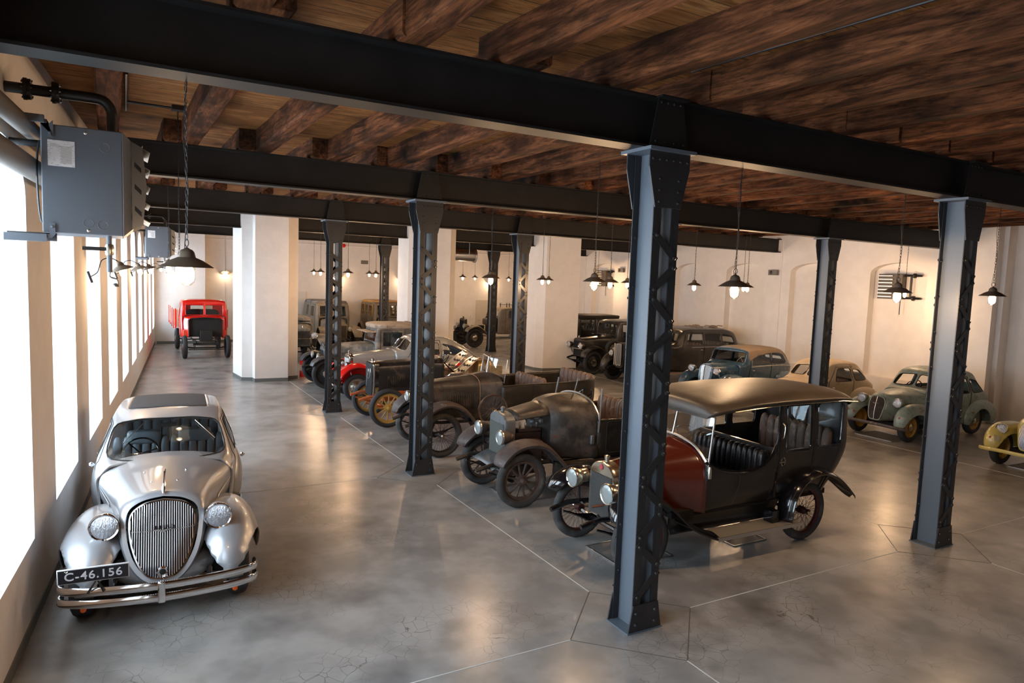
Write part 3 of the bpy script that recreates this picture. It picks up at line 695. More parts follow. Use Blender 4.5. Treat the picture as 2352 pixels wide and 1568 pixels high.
def headlight(root, x, y, z, r, d, body, rim='chrome', lens='lens', stalk=None, tall=1.0):
    o = ob('headlight', lt([(r, 0), (r*.98, -d*.2), (r*.8, -d*.62), (r*.45, -d*.92), (0, -d)], 28, RX), body, root, loc=(x, y, z))
    ob('headlight_rim', lt([(r*.9, .008), (r*1.0, .016), (r*1.06, .004), (r*1.04, -.02), (r*.98, -.024)], 28, RX), MT[rim], o)
    ob('lens', lt([(r*.93, .004), (r*.7, .016), (r*.35, .024), (0, .027)], 28, RX), MT[lens], o)
    if stalk: ob('bracket', tb(stalk, .013, 6), MT['black'] if rim != 'chrome' else MT['chrome'], root)
    return o
def both(fn):
    for s in (-1, 1): fn(s)
def mirror_y(bm):
    for v in bm.verts: v.co.y = -v.co.y
    bmesh.ops.reverse_faces(bm, faces=bm.faces[:]); return bm
def fstrip(root, path, y0, y1, mat, crown=.05, lip=.03, name='mudguard', n=4, pw=2.0, solid=.006):
    for s in (-1, 1):
        p = [(q[0], q[1]) if len(q) < 3 else (q[0], q[1], q[2], q[3]) for q in path]
        bm = strip(p, y0, y1, crown, lip, n, pw=pw)
        if s > 0: mirror_y(bm)
        ob(name, bm, mat, root, solid=solid)
def fblob(root, cx, cy, cz, rf, rb, ry, ru, rd, mat, bottom=None, arch=None, pw=2.2, py=2.2, name='mudguard', an=.02):
    for s in (-1, 1): ob(name, blob(cx, s*cy, cz, rf, rb, ry, ru, rd, pw, bottom, arch, s, py=py, an=an), mat, root, solid=.012)
def body(root, st, mat, ws=(), sides=(), rear=(), doors=(), roofs=(), glass='carglass', trim=None, cap0=False, cap1=True, half=False, name='body', solid=.02, step=.07, rwname='rear_window', handle='chrome', ztrim=None, keepside=True, hand=None, nv=4):
    bm = loft(st, step, nv, half=half, cap0=cap0, cap1=cap1)
    o = None; gm = MT[glass] if glass else None; later = []
    def biggest(F):
        S = set(F); best = []
        while S:
            st_ = [S.pop()]; I = list(st_)
            while st_:
                f = st_.pop()
                for e in f.edges:
                    for g in e.link_faces:
                        if g in S: S.discard(g); st_.append(g); I.append(g)
            if sum(f.calc_area() for f in I) > sum(f.calc_area() for f in best): best = I
        return best
    for p in roofs:
        F = cut(bm, p[0], 'z', 1)
        if F: later.append((p[2], take(bm, F), p[1]))
    def win(p, ax, s, nm, keep=True):
        F = biggest(cut(bm, rp(*p) if isinstance(p, tuple) else p, ax, s, nrm=.12))
        if not F: return
        L = loops(F); g = take(bm, F); t = nb()
        for l in L:
            if len(l) > 3: tube(t, l, .009, 5, True)
        later.append((nm, g if keep and gm else (g.free() or None), gm, t))
    for p in ws: win(p, 'x', -1, 'windscreen')
    for p in rear: win(p, 'x', 1, rwname)
    for p in sides:
        for s in (-1, 1): win(p, 'y', s, 'side_window', keepside)
    dl = []
    for p in doors:
        for s in (-1, 1):
            F = cut(bm, p, 'y', s, nrm=.1)
            if F:
                L = loops(F); dl.append((s, take(bm, F), L, p))
    o = ob(name, bm, mat, root, solid=solid); pass
    for it in later:
        if len(it) == 3: ob(it[0], it[1], it[2], root, solid=.012); continue
        nm, g, gm_, t = it
        w_ = ob(nm, g, gm_, root) if g is not None else None
        if trim: ob('window_trim', t, trim, w_ or root)
        else: t.free()
    for s, g, L, p in dl:
        t = nb()
        for l in L:
            if len(l) > 3: tube(t, [q+Vector((0, s*.001, 0)) for q in l], .0045, 4, True)
        ys = [q.co.y for q in g.verts if abs(q.co.z-((min(v[1] for v in p)+max(v[1] for v in p))/2)) < .2]
        d = ob('door', g, mat, root, solid=solid); ob('door_seam', t, MT['dark'], d)
        if handle:
            hx, hz = hand or (max(v[0] for v in p)-.12, .9)
            near = [q.co.y*s for q in d.data.vertices if abs(q.co.z-hz) < .12 and abs(q.co.x-hx) < .25]; yy = s*(max(near) if near else .6)
            ob('door_handle', tb([(hx, yy-s*.01, hz), (hx, yy+s*.03, hz), (hx-.1, yy+s*.035, hz+.004)], .008, 6), MT[handle], d)
    return o
def inside(pt, poly):
    x, y = pt; c = False
    for i in range(len(poly)):
        (x1, y1), (x2, y2) = poly[i], poly[i-1]
        if (y1 > y) != (y2 > y) and x < (x2-x1)*(y-y1)/(y2-y1)+x1: c = not c
    return c
def grille(root, half, xf, n, mat, back, rim=None, r=.005, rimr=.012, name='grille', hz=0, hole=None):
    """vertical bars inside a closed outline given by its right half (y, z) bottom to top; xf(y, z) -> x"""
    H = crv([(y, z, 0) for y, z in half], 5); P = [(p.x, p.y) for p in H]+[(-p.x, p.y) for p in H[::-1]]
    ym = max(p[0] for p in P); bars = nb()
    for k in range(n):
        y = -ym+2*ym*(k+.5)/n; zs = []
        for i in range(len(P)):
            (a, b), (c, d) = P[i-1], P[i]
            if (a > y) != (c > y): zs.append(b+(d-b)*(y-a)/(c-a))
        if len(zs) > 1:
            z0, z1 = min(zs), max(zs); tube(bars, [(xf(y, z0+(z1-z0)*t)-.006, y, z0+(z1-z0)*t) for t in (0, .25, .5, .75, 1)], r, 5)
    for k in range(hz):
        z = min(p[1] for p in P)+(max(p[1] for p in P)-min(p[1] for p in P))*(k+.5)/hz; ys = []
        for i in range(len(P)):
            (a, b), (c, d) = P[i-1], P[i]
            if (b > z) != (d > z): ys.append(a+(c-a)*(z-b)/(d-b))
        if len(ys) > 1: tube(bars, [(xf(min(ys)+(max(ys)-min(ys))*t, z)-.003, min(ys)+(max(ys)-min(ys))*t, z) for t in (0, .5, 1)], r*.7, 4)
    g = ob(name, bars, mat, root)
    bk = nb(); zc = sum(p[1] for p in P)/len(P); c = bk.verts.new((xf(0, zc)+.015, 0, zc)); vs = [bk.verts.new((xf(y, z)+.015, y, z)) for y, z in P]
    for i in range(len(vs)):
        if (vs[i].co-vs[i-1].co).length > 1e-6: bk.faces.new((c, vs[i-1], vs[i]))
    ob('grille_backing', bk, back, g, smooth=False)
    if rim: 
        pp = []
        for y, z in P:
            q = Vector((xf(y, z)-.004, y, z))
            if not pp or (q-pp[-1]).length > 1e-4: pp.append(q)
        ob('grille_rim', tb(pp, rimr, 6, True), rim, root)
    return g
def radiator(root, x, w, zb, zt, shell, core, cap=MT['nickel'], arch=.10, d=.12, rim=.035, emblem=None, bars=30, corebot=None, coretop=None):
    st = [(x, sec(w-.015, zb, zt-arch, zt-.01)), (x+.02, sec(w, zb, zt-arch, zt)), (x+d, sec(w, zb, zt-arch, zt))]
    ob('radiator_shell', loft(st, .05, 4, cap0=True, cap1=True), shell, root, sharp=50)
    zc = coretop or zt-arch-.02; z0 = corebot or zb+.02; q = w-rim
    g = grille(root, [(0, z0), (q*.8, z0), (q, z0+.02), (q, zc-.02), (q*.8, zc), (0, zc)], lambda y, z: x-.008, bars, core, MT['dark'], None, .0035, hz=10, name='radiator_core')
    if cap: ob('radiator_cap', lt([(.028, zt-.01), (.028, zt+.03), (.036, zt+.035), (.036, zt+.06), (.02, zt+.07), (0, zt+.072)], 12, T(x+d*.5, 0, 0)), cap, root)
    if emblem: ob('emblem', lt([(.034, 0), (.03, .006), (0, .008)], 16, T(x-.004, 0, zt-.065) @ RX), emblem, root)
def louvres(root, x0, x1, z0, z1, y, n, mat, tilt=0):
    for s in (-1, 1):
        bm = nb()
        for k in range(n):
            x = x0+(x1-x0)*(k+.5)/n; yy = y(x) if callable(y) else y; tube(bm, [(x, s*yy, z0), (x, s*(yy+.008), z0+.02), (x+tilt, s*(yy+.008), z1-.02), (x+tilt, s*yy, z1)], .007, 5)
        ob('louvre_panel', bm, mat, root)
def steering(root, x, y, z, r=.2, tilt=.9, mat=MT['blackgloss'], spokes=3, col=.6):
    mt = T(x, y, z) @ Matrix.Rotation(-(PI/2-tilt), 4, 'Y'); bm = nb()
    tube(bm, [mt @ Vector((r*math.cos(a), r*math.sin(a), 0)) for a in [2*PI*k/28 for k in range(28)]], .011, 7, True)
    for k in range(spokes+1):
        a = 2*PI*k/(spokes+1)+PI/4; tube(bm, [mt @ Vector((0, 0, -.02)), mt @ Vector((r*math.cos(a), r*math.sin(a), 0))], .008, 5)
    tube(bm, [mt @ Vector((0, 0, .02)), mt @ Vector((0, 0, -col))], .016, 6); ob('steering_wheel', bm, mat, root)
def bench(root, x, w, zs, zt, mat, pl=8, dep=.5, y=0, name='seat', th=.14):
    o = ob(name, pad(x, y-w, zs-.16, x+dep, y+w, zs, pl), mat, root)
    ob('backrest', pad(x+dep-.05, y-w, zs-.1, x+dep-.05+th, y+w, zt, pl), mat, o)
def chassis(root, x0, x1, w, z, mat=MT['black'], axles=(0,), tr=.6, R=.38, springs=True):
    bm = nb()
    for s in (-1, 1):
        tube(bm, [(x0, s*w*.9, z-.03), (x0+.25, s*w*.95, z+.03), (x0+.7, s*w, z), (x1, s*w, z)], .032, 6)
    for a in axles:
        tube(bm, [(a, -tr, R), (a, -tr*.7, R-.04), (a, tr*.7, R-.04), (a, tr, R)], .026, 6)
    ob('chassis_frame', bm, mat, root)
    if springs:
        bm = nb()
        for s in (-1, 1):
            for k in range(4):
                L = .42-.09*k; q = [(L*t, s*w, R+.07-.028*k-.10*(1-t*t)+.02) for t in (-1, -.5, 0, .5, 1)]
                for a in axles[:1]:
                    vs = []
                    for (xx, yy, zz) in q: vs += [(xx+a, yy, zz)]
                    tube(bm, vs, .014, 4)
        ob('leaf_spring', bm, mat, root)
def underbody(root, x0, x1, w, z0, z1): ob('floor_pan', bx(x0, -w, z0, x1, w, z1), MT['dark'], root, smooth=False)
def text(root, s, size, mat, loc, name, depth=.003, rot=(PI/2, 0, -PI/2), sx=1, center=True, bold=0):
    cu = bpy.data.curves.new('lettering', 'FONT'); cu.body = s; cu.size = size; cu.extrude = depth; cu.offset = bold; cu.align_x = 'CENTER'; cu.align_y = 'CENTER'; cu.space_character = 1.12
    o = bpy.data.objects.new('lettering', cu); C.objects.link(o); bpy.context.view_layer.update()
    me = bpy.data.meshes.new_from_object(o.evaluated_get(bpy.context.evaluated_depsgraph_get())); bpy.data.objects.remove(o)
    o = bpy.data.objects.new(name, me); C.objects.link(o); me.materials.append(mat); o.parent = root; o.location = loc; o.rotation_euler = rot; o.scale = (sx, 1, 1)
    return o
def bumper(root, pts, r, mat, name='bumper', sq=(1, 1.9)):
    c = crv(pts, 5); bm = tb(c, r, 10)
    zc = sum(p.z for p in c)/len(c)
    for v in bm.verts: v.co.z = zc+(v.co.z-zc)*sq[1]
    return ob(name, bm, mat, root)
def tray(x, y, sx, sy, lab, rz=0):
    t = tag(ob('drip_tray', bx(-sx/2, -sy/2, .001, sx/2, sy/2, .005), M('tray_sheet', (.16, .15, .14), .5), smooth=False, loc=(x, y, 0), rot=(0, 0, rz)), lab, 'drip tray', 'drip trays under the cars')
    bm = nb(); 
    for a in ((-sx/2, -sy/2, sx/2, -sy/2+.012), (-sx/2, sy/2-.012, sx/2, sy/2), (-sx/2, -sy/2, -sx/2+.012, sy/2), (sx/2-.012, -sy/2, sx/2, sy/2)): box(bm, a[0], a[1], .0051, a[2], a[3], .012)
    ob('tray_rim', bm, MT['dullmetal'], t, smooth=False)
# ---------------------------------------------------------------- silver sedan (front toward the camera)
def silver_sedan():
    t = thing('sedan_car', 'polished silver sedan with a black fabric sunroof and black plate, by the windows', 'car', (-3.98, 2.36, 0), PI/2-math.atan(WB))
    S = PT['silver']
    st = [(1.28, cabs(.64, .30, .70, .90, .60, 1.04, 1.10)), (1.56, cabs(.68, .30, .74, .93, .66, 1.08, 1.14, .01)), (2.12, cabs(.70, .30, .775, .95, .60, 1.36, 1.45, .01)), (2.6, cabs(.72, .30, .785, .96, .62, 1.42, 1.52, .01)),
          (3.2, cabs(.72, .32, .775, .96, .60, 1.42, 1.53, .01)), (3.8, cabs(.70, .34, .74, .95, .55, 1.31, 1.42)), (4.3, cabs(.62, .38, .64, .90, .44, 1.10, 1.19)), (4.7, cabs(.48, .42, .48, .78, .34, .90, .95)), (4.92, cabs(.28, .5, .28, .62, .2, .66, .69))]
    W = ([(-.65, 1.10), (.65, 1.10), (.58, 1.39), (.3, 1.43), (-.3, 1.43), (-.57, 1.39)], .09)
    body(t, st, S, ws=[W], sides=[([(2.0, 1.0), (2.82, 1.0), (2.82, 1.34), (2.22, 1.34)], .05), ([(2.9, 1.0), (3.62, 1.0), (3.72, 1.08), (3.5, 1.3), (2.9, 1.34)], .06)], rear=[([(-.3, 1.16), (.3, 1.16), (.26, 1.34), (-.26, 1.34)], .06)],
         doors=[[(1.72, .36), (2.86, .36), (2.86, 1.37), (2.14, 1.37), (1.72, 1.02)]], roofs=[(rp([(2.42, -.45), (3.5, -.43), (3.5, .43), (2.42, .45)], .05), PT['fabric'], 'sunroof')], trim=MT['dark'], hand=(2.7, .90), step=.06, nv=5)
    ob('sunroof_frame', tb([(x, y, 1.50+.03*min(1, (x-2.42)*2)-.0) for x, y in ((2.42, .45), (2.42, 0), (2.42, -.45))], .006, 5), MT['chrome'], t)
    # bonnet and radiator surround
    N = [(.0, [(0, .385, -.40), (.13, .425, -.385), (.245, .57, -.31), (.305, .77, -.20), (.30, .96, -.09), (.18, 1.045, -.04), (0, 1.075, -.025)]),
         (.03, [(0, .355, -.44), (.155, .40, -.425), (.285, .56, -.345), (.345, .78, -.225), (.338, .98, -.10), (.20, 1.075, -.045), (0, 1.105, -.02)]),
         (.09, [(0, .34, -.42), (.19, .385, -.40), (.32, .56, -.32), (.375, .79, -.19), (.36, 1.0, -.07), (.21, 1.09, -.02), (0, 1.12, 0)]),
         (.5, [(0, .36, -.15), (.28, .42, -.13), (.42, .62, -.10), (.47, .83, -.05), (.43, 1.0, 0), (.24, 1.10, 0), (0, 1.125, 0)]),
         (1.0, [(0, .4, 0), (.4, .46, 0), (.56, .66, 0), (.60, .88, 0), (.51, 1.01, 0), (.28, 1.10, 0), (0, 1.13, 0)]),
         (1.50, [(0, .4, 0), (.54, .46, 0), (.70, .68, 0), (.735, .92, 0), (.635, 1.045, 0), (.34, 1.12, 0), (0, 1.145, 0)])]
    ob('bonnet', loft(N, .05, 5), S, t, sharp=60)
    ob('front_apron', blob(-.06, 0, .42, .225, .5, .46, .16, .2, 2.2, .29), S, t)
    xf = lambda y, z: -.385+(z-.385)*.50+.11*max(0, z-.95)+1.1*max(0, abs(y)-.1)**2-.02
    grille(t, [(0, .40), (.12, .43), (.215, .55), (.277, .75), (.275, .93), (.17, 1.02), (0, 1.05)], xf, 29, MT['chrome'], MT['dark'], MT['chrome'], .0040, .013)
    ob('crank_hole_cover', lt([(.055, 0), (.045, .02), (.03, .012), (0, .01)], 20, T(xf(0, .44)-.0, 0, .455) @ RX), MT['chrome'], t)
    ob('crank_hole', lt([(.026, 0), (.022, .006), (0, .007)], 16, T(xf(0, .44)-.014, 0, .46) @ RX), MT['dark'], t)
    ob('grille_crossbar', tb([(xf(y, .80)-.012, y, .80) for y in (-.27, -.14, 0, .14, .27)], .0035, 5), MT['chrome'], t)
    text(t, 'SUPERB', .05, MT['chrome'], (xf(0, .83)-.03, 0, .828), 'grille_lettering', rot=(PI/2-.42, 0, -PI/2))
    bm = nb(); prism(bm, [(-.08, .812), (-.02, .79), (0, .775), (.02, .79), (.08, .812), (.02, .808), (0, .80), (-.02, .808)], xf(0, .8)-.024, xf(0, .8)-.016, 'x'); ob('emblem', bm, MT['chrome'], t)
    bm = nb(); tube(bm, [(-.02, 0, 1.10), (.02, 0, 1.145), (.10, 0, 1.15), (.3, 0, 1.145), (.72, 0, 1.14)], [.012, .018, .012, .008, .005], 8); prism(bm, [(.0, 1.14), (.08, 1.15), (.30, 1.21), (.34, 1.225), (.20, 1.15)], -.004, .004, 'y'); ob('bonnet_ornament', bm, MT['chrome'], t)
    for s in (-1, 1):
        p = loftpatch = nb(); q = [(.45, .60), (1.25, .62), (1.25, .86), (.62, .84)]
        ob('bonnet_side_moulding', tb([(x, s*(.475+(x-.5)*.245+ (z-.72)*.05+.006), z) for x, z in rp(q, .04)], .006, 5, True), S, t); p.free()
        for x, y in ((.75, .2), (.35, .12)): ob('washer_nozzle', lt([(.01, 0), (.008, .014), (0, .016)], 8, T(x, s*y, 1.108)), MT['chrome'], t)
    fblob(t, .20, .585, .44, .68, 1.10, .325, .41, .3, S, bottom=.33, arch=(-.10, .22, .44), pw=2.15, py=2.2, an=.42)
    fblob(t, 2.66, .70, .44, .52, .95, .20, .46, .3, S, bottom=.28, arch=(2.66, .26, .38), py=2.4)
    ob('running_board', bx(.85, -.87, .26, 2.3, -.6, .31), MT['blackgloss'], t, bevel=.015); ob('running_board', bx(.85, .6, .26, 2.3, .87, .31), MT['blackgloss'], t, bevel=.015)
    wheels4(t, 2.66, .67, 'disc', .34, .18, S, tread=1)
    for s in (-1, 1):
        headlight(t, -.20, s*.485, .88, .122, .26, S); ob('headlight_pedestal', lt([(.07, .60), (.055, .70), (.035, .78), (0, .80)], 16, T(-.09, s*.49, 0)), S, t)
        ob('headlight_stay', tb([(-.10, s*.30, .80), (-.12, s*.42, .82)], .012, 6), MT['chrome'], t)
        ob('amber_indicator', lt([(.026, 0), (.022, .018), (0, .03)], 14, T(-.52, s*.62, .265) @ RX), MT['orange'], t)
        ob('bumper_iron', tb([(-.60, s*.40, .39), (-.52, s*.40, .50), (-.46, s*.40, .42), (-.2, s*.40, .36), (.0, s*.36, .34)], .022, 6), MT['blackgloss'], t)
        ob('door_mirror', lt([(.02, 0), (.03, .02), (.012, .05), (0, .055)], 12, T(1.62, s*.80, 1.02) @ RY), MT['chrome'], t)
    for z in (.335, .445):
        bumper(t, [(-.36, -.80, z), (-.48, -.80, z), (-.58, -.60, z), (-.64, -.25, z), (-.655, 0, z), (-.64, .25, z), (-.58, .60, z), (-.48, .80, z), (-.36, .80, z)], .018, MT['chrome'], sq=(1, 2.1))
    ob('bumper_clamp', bx(-.69, -.03, .29, -.645, .03, .49), MT['chrome'], t, bevel=.012)
    # number plate
    pl = ob('number_plate', bx(-.014, -.27, -.070, 0, .27, .070), M('plate_white', (.75, .75, .76), .4), t, loc=(-.66, .52, .64), rot=(0, .10, 0), bevel=.006); pl.rotation_euler = (0, -.12, 0)
    ob('plate_field', bx(-.018, -.26, -.060, -.0145, .26, .060), M('plate_black', (.012, .012, .016), .45), pl, smooth=False)
    tube(bm2 := nb(), [(-.020, .211, .054), (-.020, .199, .043), (-.020, .187, .054)], .0045, 4); ob('plate_caron', bm2, MT['white'], pl)
    text(pl, 'C-46.156', .104, M('plate_digits', (.72, .72, .76), .5), (-.020, 0, -.002), 'plate_lettering', depth=.0015, sx=1.0, bold=.0012)
    ob('plate_bracket', tb([(-.64, .45, .46), (-.65, .5, .58), (-.64, .57, .46)], .012, 5), MT['black'], t)
    steering(t, 1.98, .30, 1.03, .195, .62, MT['blackgloss'], 2)
    bench(t, 2.25, .66, .60, 1.08, MT['leather_grey'], 12, .42); bench(t, 3.3, .62, .60, 1.18, MT['leather_grey'], 10, .42, name='rear_seat')
    for s in (-1, 1): ob('headrest', pad(2.62, s*.3-.2, .98, 2.76, s*.3+.2, 1.16, 0), MT['leather_grey'], t)
    ob('dashboard', bx(1.50, -.64, .80, 1.72, .64, 1.03), MT['dark'], t, bevel=.03); underbody(t, .1, 4.5, .6, .2, .3)
    for y0, y1 in ((.26, .47), (-.3, -.52)): ob('wiper', tb([(1.975, y0, 1.405), (1.73, y1, 1.22)], .006, 5), MT['chrome'], t)
    ob('cabin_mirror', bx(2.05, -.09, 1.32, 2.07, .09, 1.37), MT['dark'], t); ob('head_lining', bx(2.15, -.5, .32, 2.2, .5, .5), MT['dark'], t)
silver_sedan()
# ---------------------------------------------------------------- limousine
def limousine():
    t = thing('limousine_car', 'tall black limousine with burgundy bonnet and open driver seat, nearest row car', 'car', (.80, 1.50, 0), math.radians(-1))
    K = PT['limoblack']; R = PT['burgundy']; G = MT['blackgloss']
    w = .73
    # rear saloon
    a = lambda k, zt, dx=0: [(.62*k, .62, dx*1.6), (.71*k, .92, dx*.7), (.74*k, 1.2, 0), (.735*k, 1.55, 0), (.71*k, 1.86, 0), (.6*k, 1.92, 0), (.35*k, 1.95, 0), (0, zt)]
    body(t, [(2.02, a(1, 1.96)), (2.6, a(1, 1.97)), (3.1, a(1, 1.97, -.05)), (3.34, a(.965, 1.96, -.16)), (3.43, a(.86, 1.95, -.2)), (3.46, a(.7, 1.94, -.2))], K,
         sides=[([(2.16, 1.27), (2.62, 1.27), (2.62, 1.83), (2.16, 1.83)], .035), ([(2.74, 1.27), (3.20, 1.27), (3.24, 1.83), (2.74, 1.83)], .06)], rear=[([(-.24, 1.4), (.24, 1.4), (.24, 1.74), (-.24, 1.74)], .16)],
         doors=[[(2.06, .66), (2.68, .66), (2.68, 1.87), (2.06, 1.87)]], trim=G, hand=(2.12, 1.13), handle='nickel', rwname='oval_rear_window')
    # driver's compartment sides, open above
    h = lambda x, zt, w_=.70: (x, [(.60, .60), (w_-.02, .8), (w_, 1.0), (w_-.005, zt)])
    for s_ in (-1, 1): ob('driver_door_panel', loft([h(.93, 1.20, .64), h(1.15, 1.10, .67), h(1.45, 1.06, .70), h(1.75, 1.09, .72), h(1.93, 1.22, .735), h(2.02, 1.42, .74)], .06, 4, half=True, side=s_), K, t, solid=.03)
    for s in (-1, 1):
        ob('door_rail', tb(crv([(x, s*y, z) for x, y, z in ((.93, .63, 1.20), (1.15, .665, 1.10), (1.45, .695, 1.06), (1.75, .715, 1.09), (1.93, .73, 1.22), (2.02, .735, 1.44), (2.03, .735, 1.88))], 4), .018, 6), G, t)
        ob('door_seam', tb([(1.42, s*.704, 1.05), (1.42, s*.706, .9), (1.33, s*.69, .66)], .004, 4), MT['dark'], t)
        ob('door_handle', tb([(2.12+.035*math.cos(q), s*(.742), 1.13+.05*math.sin(q)) for q in [2*PI*k/16 for k in range(16)]], .007, 6, True), MT['nickel'], t)
        ob('grab_handle', tb(crv([(2.06, s*.745, 1.42), (2.06, s*.78, 1.46), (2.07, s*.78, 1.58), (2.07, s*.745, 1.62)], 4), .008, 6), MT['nickel'], t)
    # roof
    def rs(x, z, w_, e=0): return (x, [(w_-.02, z-.07+e), (w_, z-.045+e), (w_-.01, z-.01+e*.6), (w_*.8, z+.045), (w_*.45, z+.075), (0, z+.085)])
    ob('roof', loft([rs(.90, 1.80, .64, .0), rs(.94, 1.83, .70), rs(1.2, 1.875, .755), rs(1.6, 1.915, .785), (2.2, rs(0, 1.93, .795)[1]), rs(2.9, 1.925, .79), rs(3.28, 1.90, .765), rs(3.42, 1.865, .72), rs(3.48, 1.83, .64)], .06, 6, cap0=True, cap1=True), PT['hide'], t, sharp=60)
    ob('roof_gutter', tb([(x, s*.772, z) for s in (-1,) for x, z in ((1.2, 1.82), (2.0, 1.862), (3.1, 1.858), (3.45, 1.83))], .008, 5), MT['nickel'], t)
    # bonnet, cowl
    B = [(.02, sec(.235, .58, .94, 1.15)), (.5, sec(.33, .58, .96, 1.215, .325))]
    ob('bonnet', loft(B, .06, 6), R, t); Cw = [(.505, sec(.335, .58, .97, 1.225, .33)), (.7, sec(.46, .58, .99, 1.30, .455)), (.95, sec(.64, .58, 1.02, 1.40, .64))]
    ob('cowl', loft(Cw, .05, 6), R, t, solid=.015)
    ob('bonnet_hinge', tb([(.02, 0, 1.155), (.5, 0, 1.22)], .006, 5), MT['nickel'], t)
    ob('bonnet_edge_moulding', tb([(.503, p.x, p.y) for p in [Vector((q.x, q.y)) for q in crv([(y, z, 0) for y, z in sec(.336, .60, 1.05, 1.226, .331)], 5)]], .006, 5), MT['nickel'], t)
    louvres(t, .20, .42, .68, .92, lambda x: .275+(x-.02)*.195, 6, R)
    radiator(t, -.13, .245, .48, 1.16, MT['nickel'], M('core_mesh', (.10, .095, .09), .6), cap=MT['nickel'], arch=.20, d=.15, emblem=M('red_emblem', (.45, .05, .06), .4), coretop=1.0)
    chassis(t, -.62, 3.2, .36, .56, G, (0, 2.7), .60, .39)
    for s in (-1, 1):
        headlight(t, -.30, s*.36, .885, .118, .17, MT['nickel'], 'nickel', 'dustglass', [(-.2, s*.36, .78), (-.18, s*.36, .60), (-.1, s*.34, .55)])
        ob('lamp_chimney', lt([(.07, 0), (.085, .03), (.085, .10), (.05, .12), (0, .125)], 16, T(-.20, s*.36, .90) @ Matrix.Rotation(PI/2, 4, 'Y')), MT['nickel'], t)
        ob('carburettor_pipe', tb([(-.15, s*.1, .66), (-.28, s*.05, .64)], .015, 6), M('copper', (.25, .09, .05), .5, .6), t) if s < 0 else None
    fstrip(t, [(-.40, .66, -.80, -.56), (-.33, .80, -.80, -.44), (-.10, .90, -.80, -.42), (.14, .88, -.80, -.42), (.34, .74, -.81, -.44), (.62, .50, -.83, -.50), (.95, .345, -.85, -.56), (1.02, .335, -.85, -.56)], 0, 0, G, .045, .02)
    fstrip(t, [(2.22, .36, -.86, -.62), (2.27, .62, -.86, -.60), (2.42, .84, -.87, -.58), (2.68, .94, -.87, -.58), (2.95, .90, -.87, -.58), (3.18, .78, -.87, -.60), (3.42, .58, -.86, -.68), (3.50, .52, -.82, -.74)], 0, 0, G, .045, .02)
    for s in (-1, 1):
        ob('running_board', bx(.98, min(s*.56, s*.85), .315, 2.42, max(s*.56, s*.85), .345), M('grey_running_board', (.23, .21, .18), .5), t, smooth=False)
        ob('running_board_edge', bx(.98, min(s*.851, s*.86), .305, 2.42, max(s*.851, s*.86), .35), MT['dullmetal'], t, smooth=False)
        ob('side_apron', loft([(.5, [(.56, .36), (.50, .45), (.52, .62)]), (2.3, [(.56, .36), (.52, .45), (.60, .62)])], .2, 3, half=True, side=s), K, t, solid=.01)
        ob('fender_stay', tb([(2.95, s*.6, .5), (3.02, s*.72, .86)], .012, 5), G, t)
        ob('battery_box', bx(2.0, min(s*.6, s*.74), .35, 2.12, max(s*.6, s*.74), .50), G, t)
    ob('front_valance', tb([(-.05, 0, .52), (-.15, 0, .48)], .03), G, t)
    wheels4(t, 2.70, .62, 'wire', .395, .105, M('dark_red_wheel', (.07, .012, .012), .5), tread=1, rub='rubber_grey')
    # windscreen
    for y0, y1 in ((-.62, -.02), (.02, .62)):
        bm = nb(); bm.faces.new([bm.verts.new(v) for v in ((.95-.02*0, y0, 1.42 if abs(y0) < .1 else 1.14), (.95, y1, 1.42 if abs(y1) < .1 else 1.14), (1.02, y1, 1.74), (1.02, y0, 1.74))]); 
        ob('windscreen', bm, glass_mat('milky_glass', (.85, .88, .9), .3), t, smooth=False)
    ob('windscreen_frame', tb(crv([(.955, y, z) for y, z in ((-.655, 1.10), (-.60, 1.20), (-.4, 1.35), (-.15, 1.41), (0, 1.42), (.15, 1.41), (.4, 1.35), (.60, 1.20), (.655, 1.10))], 4), .016, 6), MT['dullmetal'], t)
    for y in (-.64, 0, .64): ob('windscreen_post', tb([(.95, y, 1.42 if y == 0 else 1.10), (1.02, y, 1.75)], .012, 6), MT['dullmetal'], t)
    for s in (-1, 1): ob('windscreen_bracket', lt([(.025, 0), (.025, .10), (.015, .14), (0, .14)], 10, T(.95, s*.675, 1.02)), MT['nickel'], t)
    steering(t, 1.28, .25, 1.28, .21, .7, G, 3); bench(t, 1.50, .62, .92, 1.26, MT['leather'], 14, .42, th=.16)
    bench(t, 2.75, .60, .92, 1.45, MT['leather_old'], 9, .45, name='rear_seat'); ob('partition', bx(2.06, -.68, .66, 2.10, .68, 1.28), K, t); underbody(t, .5, 3.2, .56, .55, .62)
limousine()
